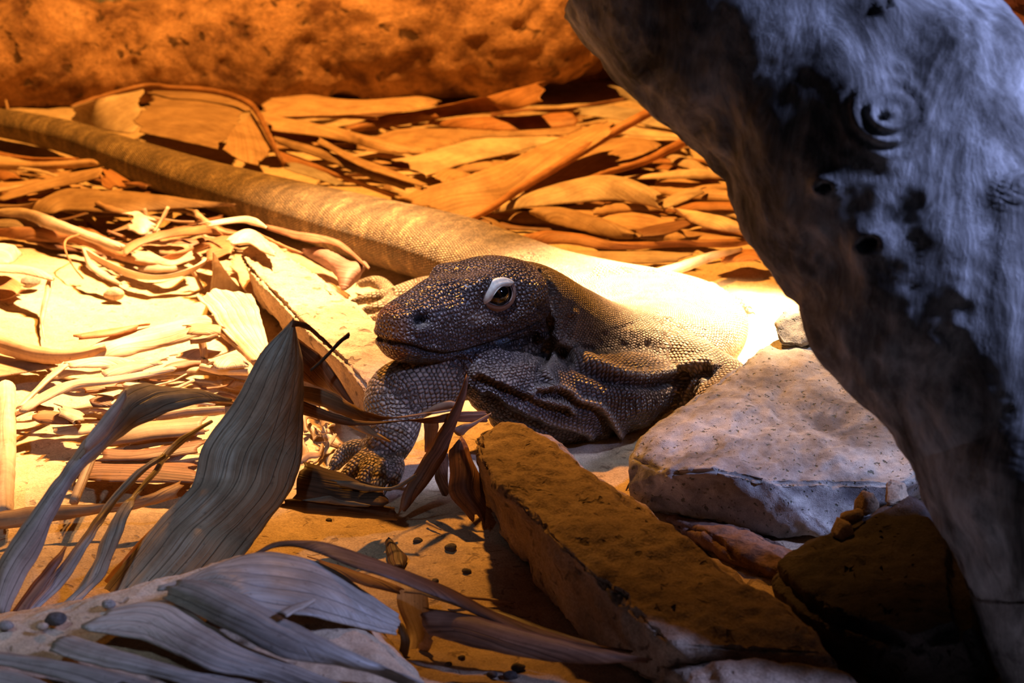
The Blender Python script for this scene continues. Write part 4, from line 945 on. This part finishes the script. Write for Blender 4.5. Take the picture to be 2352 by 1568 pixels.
leaf('pale scrap above the jointed stalk', 0, 6, [(1500, 870), (1620, 810), (1720, 800), (1790, 870)], [(1560, 900), (1650, 890), (1730, 885), (1790, 880)], (4, 4), mat='pale', bulge=.006, name='leaf_scrap')
leaf('cream strip with a ragged edge above the splinters', 0.5, 6, [(470, 850), (700, 815), (900, 830), (980, 850)], [(500, 895), (760, 885), (960, 865)], (4, 4), mat='pale')
leaf('splintered stalk end with pale core', 1, 6, [(745, 912), (950, 858), (1210, 832)], [(758, 965), (900, 935), (1160, 862)], (4.5, 5), mat='pale', bulge=.010)
leaf('long cream splinter pointing at the big twisted leaf', 1.25, 6, [(110, 1190), (450, 1000), (800, 965), (1245, 888)], [(180, 1215), (500, 1055), (800, 1005), (1248, 912)], (2, 4, 5), mat='pale', bulge=.004)
leaf('cream splinter standing steeply across the pile', 0, 6, [(118, 1180), (300, 985), (450, 858)], [(135, 1205), (330, 1015), (485, 880)], (3, 5), mat='pale')
leaf('broad tan leaf half under the sand', 0, 6, [(-60, 785), (250, 832), (445, 842)], [(-60, 960), (250, 915), (420, 880)], (1, 1.5), mat='tan')
stalk('thick white stalk lying straight at the sand edge', 0, 0, [(14, 893), (14, 1000), (10, 1100), (6, 1185)], (2.2, 2.2), (22, 23, 24, 24), 'pale')
leaf('small square brown scrap on the sand', 0, 6, [(690, 1080), (760, 1085), (845, 1105)], [(655, 1160), (740, 1165), (810, 1165)], (3, 3), mat='brown', name='leaf_scrap')
leaf('rust scrap with a curled lip', 0, 6, [(270, 1205), (390, 1200), (550, 1235)], [(250, 1282), (400, 1285), (560, 1285)], (2.5, 2.5), mat='rust', bulge=.006, name='leaf_scrap')
leaf('pale curled scrap rearing from the rust scrap', -0.75, 6, [(385, 1150), (450, 1165), (565, 1200)], [(420, 1230), (480, 1250), (570, 1312)], (5, 4), mat='pale', bulge=.006, name='leaf_scrap')
leaf('brown leaf shard below the splinters', 0, 6, [(585, 1025), (720, 1010), (880, 1000)], [(590, 1075), (720, 1060), (860, 1030)], (3.5, 3.5), mat='rust', name='leaf_scrap')
leaf('jagged crust of leaf base on the sand', 0, 6, [(380, 1335), (620, 1308), (700, 1310)], [(400, 1375), (560, 1372), (650, 1360)], (2, 2), mat='pale', bulge=.008)
stalk('smooth tan stalk passing behind the folded grey leaf', 0, 6, [(1130, 1250), (1350, 1215), (1620, 1195)], (4, 4), (34, 34, 30))
leaf('wide tan leaf behind the folded grey leaf', 1, 6, [(800, 1335), (1050, 1282), (1490, 1238)], [(740, 1458), (1000, 1425), (1460, 1368)], (3, 3), (2, 2), 'tan')
leaf('cracked tan leaf below the smooth stalk', 0.25, 6, [(1000, 1420), (1200, 1380), (1480, 1340)], [(900, 1500), (1150, 1450), (1440, 1400)], (2, 2), mat='tan')
leaf('dull brown strips stacked under the wide tan leaf', -0.25, 7, [(480, 795), (700, 790), (1000, 815)], [(325, 885), (560, 908), (1010, 915)], (2, 2), mat='brown', bulge=.006)
leaf('brown leaf behind the narrow grey strips', 0, 7, [(560, 740), (750, 745), (1050, 690)], [(500, 800), (750, 800), (1020, 760)], (2.5, 2.5), mat='brown')
leaf('lilac strip lying across behind the grey strips', 0, 7, [(-40, 1070), (150, 1040), (500, 1025), (700, 1000), (930, 900)], [(-40, 1160), (290, 1112), (520, 1072), (720, 1045), (925, 985)], (3, 3, 4), (1.5, 2, 3), 'tan', bulge=.004)
stalk('pinkish stalk leaning on the lilac strip', 0, 7, [(478, 775), (430, 890), (380, 1015)], (5, 3), (22, 24, 24), 'pale')
leaf('pointed dark leaf chip by the pinkish stalk', 0, 7, [(385, 800), (410, 800), (435, 800)], [(360, 930), (372, 935), (400, 880)], (4, 4), mat='dark', name='leaf_scrap')

# ---------- big standing leaves on the near left
leaf('big twisted grey leaf standing upright with dark veins', -1.5, 0, [(672, 735), (643, 767), (594, 820), (554, 896), (509, 963), (473, 1010), (455, 1057), (446, 1102), (429, 1129), (379, 1178), (320, 1250), (255, 1330), (205, 1395)],
     [(674, 729), (683, 767), (694, 812), (697, 879), (697, 968), (695, 1035), (688, 1079), (661, 1138), (625, 1187), (589, 1236), (567, 1265), (510, 1330), (430, 1400)], mat='grey', bulge=.034, pleat=6, pamp=.0004, ys=(1.74, 1.71, 1.68, 1.65, 1.605), yb=(1.74, 1.74, 1.72, 1.68, 1.64, 1.60), jag=.001)
leaf('folded grey leaf bending over to a brown tip', -1.5, 7, [(-40, 1480), (0, 1310), (130, 1110), (290, 890), (440, 690), (560, 540), (640, 430), (730, 400), (840, 415), (960, 440), (1190, 480)],
     [(40, 1600), (110, 1440), (200, 1290), (285, 1080), (400, 880), (480, 800), (620, 680), (800, 580), (960, 520), (1090, 495), (1190, 500)], mat='grey', bulge=.018, pleat=3, pamp=.0004, ys=(1.54, 1.57, 1.63, 1.70, 1.74), yb=(1.53, 1.56, 1.61, 1.68, 1.74))
leaf('torn pale strip peeling off the folded grey leaf', -1, 7, [(440, 690), (560, 540), (640, 440)], [(410, 800), (560, 660), (650, 480)], mat='pale', bulge=.003, ys=(1.60, 1.635), name='leaf_scrap')
leaf('narrow grey strip with a curled brown end', -1.25, 7, [(100, 1600), (250, 1410), (420, 1200), (560, 1000), (700, 850), (830, 770)], [(150, 1600), (330, 1440), (480, 1200), (580, 1040), (720, 880), (860, 780)], mat='grey', bulge=.006, pleat=2, ys=(1.55, 1.60, 1.67, 1.71))
leaf('ragged grey strip beside the big twisted leaf', -1.5, 7, [(300, 1570), (430, 1420), (540, 1180), (660, 1000), (790, 850), (860, 740), (1000, 640), (1090, 590)], [(420, 1520), (540, 1380), (670, 1080), (700, 990), (800, 880), (880, 770), (1010, 660), (1095, 605)], mat='grey', bulge=.006, pleat=2, jag=.004, ys=(1.565, 1.61, 1.67, 1.73, 1.77))
leaf('rust strip tucked between the grey leaf bases', -2.5, 7, [(440, 1540), (560, 1390), (720, 1210), (840, 1090)], [(520, 1540), (620, 1400), (740, 1220), (850, 1095)], mat='rust', ys=(1.585, 1.63, 1.68))
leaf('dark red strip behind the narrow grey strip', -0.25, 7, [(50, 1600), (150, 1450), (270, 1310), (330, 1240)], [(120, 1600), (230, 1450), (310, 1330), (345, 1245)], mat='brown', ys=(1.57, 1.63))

# ---------- leaves in front of the lizard
leaf('dark brown blade behind the big twisted leaf tip', 0, 9, [(570, 870), (620, 920), (750, 1020), (850, 1130), (1020, 1395)], [(560, 1180), (640, 1220), (760, 1270), (880, 1320), (1015, 1400)], mat='brown', bulge=.004, ys=(1.80, 1.82, 1.80))
leaf('brown curl springing from the twisted leaf tip', 0, 9, [(565, 765), (640, 780), (720, 825), (860, 965)], [(560, 820), (640, 830), (720, 870), (845, 985)], mat='brown', ys=(1.76, 1.79))
leaf('small dark twig-like shred crossing the pale slab', 0, 9, [(690, 1140), (790, 1045), (900, 930), (985, 855)], [(700, 1160), (820, 1060), (930, 940), (990, 900)], mat='dark', name='leaf_scrap', ys=(1.78, 1.80))
leaf('sagging tan strip across the fore leg', 0, 10, [(340, 90), (500, 130), (650, 180), (800, 258), (1000, 350), (1200, 382), (1450, 350), (1720, 312)], [(340, 230), (550, 292), (700, 352), (850, 402), (960, 418), (1200, 396), (1450, 372), (1720, 330)], mat='tan', bulge=.003, ys=(1.80, 1.80, 1.84, 1.885))
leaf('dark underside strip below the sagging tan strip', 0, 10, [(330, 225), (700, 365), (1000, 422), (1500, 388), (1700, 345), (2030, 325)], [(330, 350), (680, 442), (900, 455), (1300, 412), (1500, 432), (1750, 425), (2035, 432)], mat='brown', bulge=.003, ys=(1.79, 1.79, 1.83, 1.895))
leaf('pale pointed leaf end in front of the forearm', 0, 10, [(950, 445), (1010, 500), (1170, 606)], [(740, 445), (950, 540), (1160, 612)], mat='pale', ys=(1.82, 1.82))
leaf('pale leaf edge behind the leaning brown blade', 0.5, 10, [(1420, 358), (1550, 280), (1690, 235), (1760, 255)], [(1430, 372), (1550, 345), (1650, 325), (1740, 300)], mat='tan', ys=(1.90, 1.90))
leaf('leaning brown blade in front of the throat', 0, 10, [(1850, 0), (1775, 200), (1650, 430), (1500, 680), (1380, 900), (1290, 1020), (1235, 1240)], [(1862, 60), (1832, 250), (1735, 500), (1690, 650), (1600, 840), (1450, 1040), (1300, 1225)], mat='brown', bulge=.005, ys=(1.86, 1.85, 1.84, 1.83, 1.81))
leaf('blue-lit strip curving into the leaning blade', 1, 10, [(640, 950), (820, 965), (1050, 1010), (1200, 1008), (1390, 895)], [(720, 1000), (950, 1046), (1100, 1042), (1250, 1020), (1400, 925)], mat='grey', bulge=.002, ys=(1.78, 1.80, 1.80))
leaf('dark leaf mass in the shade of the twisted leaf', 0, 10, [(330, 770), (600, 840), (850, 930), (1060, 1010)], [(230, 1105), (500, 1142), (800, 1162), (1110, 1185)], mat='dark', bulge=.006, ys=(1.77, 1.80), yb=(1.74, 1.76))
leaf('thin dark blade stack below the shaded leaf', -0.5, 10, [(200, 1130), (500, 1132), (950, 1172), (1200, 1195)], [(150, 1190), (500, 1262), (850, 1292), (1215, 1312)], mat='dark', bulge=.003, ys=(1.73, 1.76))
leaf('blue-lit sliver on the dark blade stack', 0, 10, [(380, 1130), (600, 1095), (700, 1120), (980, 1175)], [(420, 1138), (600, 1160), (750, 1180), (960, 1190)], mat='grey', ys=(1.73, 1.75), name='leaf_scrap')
leaf('brown leaf propped upright on the slab face', 0.75, 10, [(1780, 610), (1690, 700), (1695, 900), (1700, 1080), (1870, 1290)], [(1830, 575), (1890, 720), (1960, 900), (2010, 1080), (2010, 1325)], mat='brown', bulge=.006, fold=.006, ys=(1.87, 1.83, 1.805))
leaf('rust leaf standing beside the forearm', 0, 10, [(1460, 430), (1465, 560), (1470, 700)], [(1600, 430), (1580, 540), (1500, 690)], mat='rust', ys=(1.955, 1.98))
leaf('short brown leaf lower behind the leaning blade', 0, 10, [(1560, 860), (1570, 960), (1630, 1100)], [(1680, 700), (1680, 900), (1690, 1080)], mat='brown', ys=(1.885, 1.88))
leaf('small pale scrap caught on the slab corner', 0, 10, [(1730, 490), (1830, 440), (1900, 430), (2070, 345)], [(1745, 530), (1800, 552), (1880, 490), (2060, 360)], mat='pale', bulge=.003, ys=(1.86, 1.86), name='leaf_scrap')
stalk('tiny forked straw on the sand', -0.5, 10, [(1490, 1325), (1550, 1360), (1620, 1398)], (.8, .8), (12, 10, 9), 'pale', name='straw')

# ---------- split leaves in the near corner
leaf('broad split grey leaf blade over the slab edge', 1.75, 8, [(860, 575), (1000, 530), (1200, 450), (1400, 396), (1600, 418), (1800, 490), (2000, 620), (2150, 725)], [(850, 600), (1100, 585), (1300, 660), (1450, 712), (1700, 745), (1900, 795), (2140, 842)], (8.9, 9.1, 8, 4), (8.8, 8.7, 6.8, 3), 'grey', bulge=.006, pleat=5, pamp=.0006)
leaf('long pinkish leaf blade lying across the slab', 0, 8, [(1000, 545), (1150, 560), (1300, 620), (1500, 730), (1700, 830), (1900, 930), (2100, 1020), (2300, 1110)], [(880, 640), (1100, 745), (1300, 845), (1500, 950), (1680, 985), (1850, 1015), (2050, 1060), (2200, 1120)], (11, 11, 9.6, 6.6), (10.2, 10.2, 8.6, 6.1), 'grey', bulge=.008, pleat=4, pamp=.0005)
leaf('leaf blade with long dark splits on the slab', 0, 8, [(640, 700), (800, 660), (930, 660), (1050, 735), (1200, 830), (1350, 915), (1550, 990), (1900, 1130)], [(460, 830), (650, 850), (800, 880), (1000, 962), (1150, 1032), (1360, 1068), (1500, 1110), (1650, 1150)], (9.4, 9.8, 8.6), (9.2, 9.4, 8.2), 'grey', bulge=.005, pleat=5, pamp=.0006)
leaf('sandy leaf blade below the long dark splits', 0, 8, [(380, 842), (600, 915), (850, 985), (1080, 1045), (1220, 1058), (1400, 1110)], [(260, 930), (450, 985), (650, 1030), (900, 1085), (1100, 1150)], (9.2, 9.2, 8.5), (9, 9, 8.4), 'grey', bulge=.004, pleat=4, pamp=.0005)
leaf('pale leaf blade running off the slab corner', 0, 8, [(-80, 925), (150, 955), (400, 1000), (650, 1050), (900, 1130)], [(-80, 985), (150, 1035), (350, 1085), (500, 1150)], (9.2, 9, 8.6), mat='grey', bulge=.004, pleat=2)
leaf('narrow leaf blade at the slab corner', -0.25, 8, [(-80, 1010), (100, 1050), (250, 1101), (320, 1150)], [(-80, 1101), (60, 1120), (150, 1150)], (9.2, 9), mat='grey', bulge=.003, pleat=2)
leaf('dark arching strip over the orange sand', 0.75, 8, [(1370, 400), (1480, 342), (1620, 332), (1800, 350), (2000, 420), (2200, 500), (2400, 580), (2720, 735), (3120, 870), (3420, 925)], [(1395, 400), (1500, 362), (1650, 372), (1900, 472), (2100, 542), (2250, 600), (2420, 660), (2720, 790), (3050, 880), (3400, 935)], (9, 10, 9, 6, 3, 2), mat='brown', bulge=.004)
leaf('orange-lit strip under the arching strip', -1.75, 8, [(1680, 420), (1900, 490), (2100, 560), (2170, 590)], [(1740, 485), (1950, 562), (2150, 612)], (6.5, 6), mat='rust', bulge=.003)
leaf('curled lilac leaf standing on edge', -1.5, 8, [(2145, 575), (2155, 700), (2205, 830), (2195, 920), (2105, 1010)], [(2305, 600), (2315, 740), (2295, 880), (2245, 1000), (2150, 1045)], mat='pale', bulge=.010, ys=(1.56, 1.52, 1.48))
leaf('grey inner strip of the curled lilac leaf', -1.5, 8, [(2135, 760), (2165, 860), (2150, 950), (2110, 1020)], [(2190, 800), (2215, 880), (2190, 980), (2135, 1030)], mat='grey', ys=(1.50, 1.47))
leaf('pale chip behind the curled lilac leaf', 0, 8, [(2300, 790), (2330, 800), (2352, 830)], [(2280, 940), (2310, 930), (2335, 870)], mat='pale', ys=(1.54, 1.53), name='leaf_scrap')
leaf('bluish splinter lying on the split leaves', 0, 8, [(1495, 722), (1580, 680), (1700, 648)], [(1545, 742), (1620, 705), (1702, 660)], (11.5, 11.5), mat='pale', name='leaf_scrap')
leaf('wide dark blade running into the dark corner', 1.75, 1, [(190, 1165), (400, 1198), (640, 1268), (900, 1330), (1200, 1400), (1400, 1440)], [(190, 1305), (500, 1385), (800, 1435), (1100, 1462), (1380, 1455)], (3, 2.5, 2), (1.5, 1.5, 1.5), 'brown', bulge=.006)
leaf('thin pale-edged strip above the wide dark blade', 0, 1, [(60, 1075), (300, 1105), (600, 1185), (900, 1300), (1240, 1390)], [(200, 1110), (350, 1150), (620, 1240), (900, 1335), (1220, 1405)], (4, 3.5, 2.5), mat='grey', bulge=.003)
leaf('hair-thin tan strip on the orange sand', -1, 1, [(300, 1085), (450, 1100), (660, 1130)], [(310, 1098), (450, 1112), (655, 1137)], (1.5, 1), mat='tan')
leaf('small dark leaf lying on the orange sand', -2, 8, [(2078, 335), (2095, 430), (2108, 475)], [(2122, 325), (2195, 420), (2180, 480)], (2, 2), mat='dark', name='leaf_scrap')

# ---------- pebbles
def pebble(label, px, py, h, r, seed, mat='pebble', group=None):
    c = G(px, py, h); rg = random.Random(seed)
    if h == 0: c.z = ground_h(c.x, c.y)
    bm = bmesh.new(); bmesh.ops.create_icosphere(bm, subdivisions=3, radius=r)
    for v in bm.verts:
        v.co = Vector((v.co.x * 1.15, v.co.y, v.co.z * .72)) * (1 + .22 * noise.noise(v.co / r * 1.1 + Vector((seed, 0, 0)))); v.co += c + HZ * r * .3
    me = bpy.data.meshes.new('pebble'); bm.to_mesh(me); bm.free(); me.polygons.foreach_set('use_smooth', [True] * len(me.polygons))
    tag(link('pebble', me, M[mat]), label, 'pebble', group)
pebble('round pale pebble beside the rusty shaded leaf', 70, 652, .012, .012, 1)
pebble('pale pebble alone on the bright sand', 262, 680, .006, .012, 2, 'rock_tan')
pebble('small brown pebble in the litter hollow', 350, 545, .03, .014, 3)
pebble('yellow pebble on the sand-crusted slab', 97, 1441, .083, .004, 4, 'rock_tan')
pebble('dark pebble on the slab edge', 128, 1426, .082, .007, 5, 'rock_dark')
pebble('grey pebble at the slab corner', 14, 1440, .082, .005, 6)
pebble('bluish pebble on the slab edge', 250, 1390, .083, .005, 7)
for i, (x, y, h) in enumerate([(1000, 1330, 0), (1072, 1312, 0), (1035, 1260, 0), (1030, 1512, 0), (1130, 1545, 0), (1172, 1548, 0), (755, 1175, 0), (960, 1240, 0), (1190, 1530, 0), (1060, 1500, 0)]):
    pebble('tiny dark pebble on the shaded sand', x, y, h, .0028 + .0012 * (i % 3), 20 + i, 'rock_dark', 'tiny pebbles on the shaded sand')
# ---------- loose strips and shreds filling the heaps
FIXED = [solid_of([o]) for o in bpy.data.objects if o.type == 'MESH' and o.parent is None and not o.get('kind') and o.name not in {pc[0].name for pc in PIECES}]
LYING = settle(FIXED)
rng = random.Random(11)
def scatter(n, poly, label, group, mats, wr, lr, hr, ang):
    xs = [p[0] for p in poly]; ys_ = [p[1] for p in poly]
    for k in range(n):
        LEAFN[0] += 1; sd_ = LEAFN[0] * 1.37; mk = rng.choice(mats); L = rng.uniform(*lr); w_ = rng.uniform(*wr); bend = rng.uniform(-.3, .3); bl = rng.uniform(.001, .006)
        best = None
        for attempt in range(26):
            if attempt > 12: L *= .93                               # a tight spot takes a shorter piece
            while True:
                x, y = rng.uniform(min(xs), max(xs)), rng.uniform(min(ys_), max(ys_)); ins = False; j = len(poly) - 1
                for i in range(len(poly)):
                    if (poly[i][1] > y) != (poly[j][1] > y) and x < (poly[j][0] - poly[i][0]) * (y - poly[i][1]) / (poly[j][1] - poly[i][1]) + poly[i][0]: ins = not ins
                    j = i
                if ins: break
            c = G(x, y, 0); a = R(rng.uniform(*ang)); ph = rng.uniform(0, 6)
            d = Vector((math.cos(a), math.sin(a), 0)); sd = Vector((-d.y, d.x, 0))
            for z0 in (.003, .010, .018, .027, .037):
                A, B = [], []
                for i in range(6):
                    t = i / 5; q = c + d * (t - .5) * L + sd * bend * L * 4 * t * (1 - t) * .5
                    ww = w_ * (.45 + .55 * math.sin(math.pi * min(1, .12 + t * .95)))
                    zz = z0 + .006 + .006 * math.sin(t * 4 + ph); tilt = .30 * math.sin(t * 3 + ph); g = ground_h(q.x, q.y)
                    A.append(q - sd * ww * .5 + HZ * (max(.002, zz - tilt * ww) + g)); B.append(q + sd * ww * .5 + HZ * (max(.002, zz + tilt * ww) + g))
                if min(float(np.min(np.hypot(RC[:, 0] - q.x, RC[:, 1] - q.y) - rr_)) for q in A + B) < .012: break
                geo = ribbon_geo(A, B, bl, 0, 0, .003, .0012, 0, sd_); S = Solid(geo[0], geo[1]); n_ = clash(S, FIXED + LYING)
                if best is None or n_ < best[0]: best = (n_, geo, S, L)
                if n_ == 0: break
            if best and best[0] == 0: break
        o = link('leaf_strip', geo_mesh('leaf_strip', best[1]), M[mk]); LYING.append(best[2])
        say = ' '.join(('narrow' if w_ < (wr[0] + wr[1]) / 2 else 'broad', 'short' if best[3] < (lr[0] + lr[1]) / 2 else 'long', 'straight' if abs(bend) < .15 else 'bowed', {'pale': 'cream', 'rust': 'rust-red'}.get(mk, mk)))
        tag(o, say + ' ' + label, 'leaf', group)
scatter(62, [(600, 285), (1300, 262), (1560, 310), (1740, 560), (1500, 585), (1180, 540), (900, 440), (640, 360)], 'dry leaf strip in the heap between log and lizard', 'leaf strips heaped before the log', ['tan', 'tan', 'rust', 'brown', 'pale'], (.012, .035), (.12, .34), (.004, .028), (-35, 35))
scatter(50, [(0, 350), (180, 370), (420, 480), (600, 580), (480, 640), (250, 600), (0, 560)], 'dry leaf shred in the litter left of the tail', 'leaf shreds under the tail', ['tan', 'rust', 'brown', 'tan', 'pale'], (.008, .025), (.06, .22), (.004, .03), (-50, 50))
scatter(30, [(60, 850), (450, 820), (600, 880), (520, 1010), (300, 1060), (60, 960)], 'dry leaf shred in the bright litter by the twisted leaf', 'leaf shreds by the twisted leaf', ['pale', 'tan', 'rust', 'pale', 'brown'], (.004, .013), (.04, .13), (.003, .022), (-50, 75))
scatter(12, [(700, 960), (760, 960), (760, 1080), (700, 1080)], 'small pale shred beside the fore foot', 'shreds beside the fore foot', ['pale', 'tan'], (.004, .009), (.03, .07), (.002, .012), (70, 130))
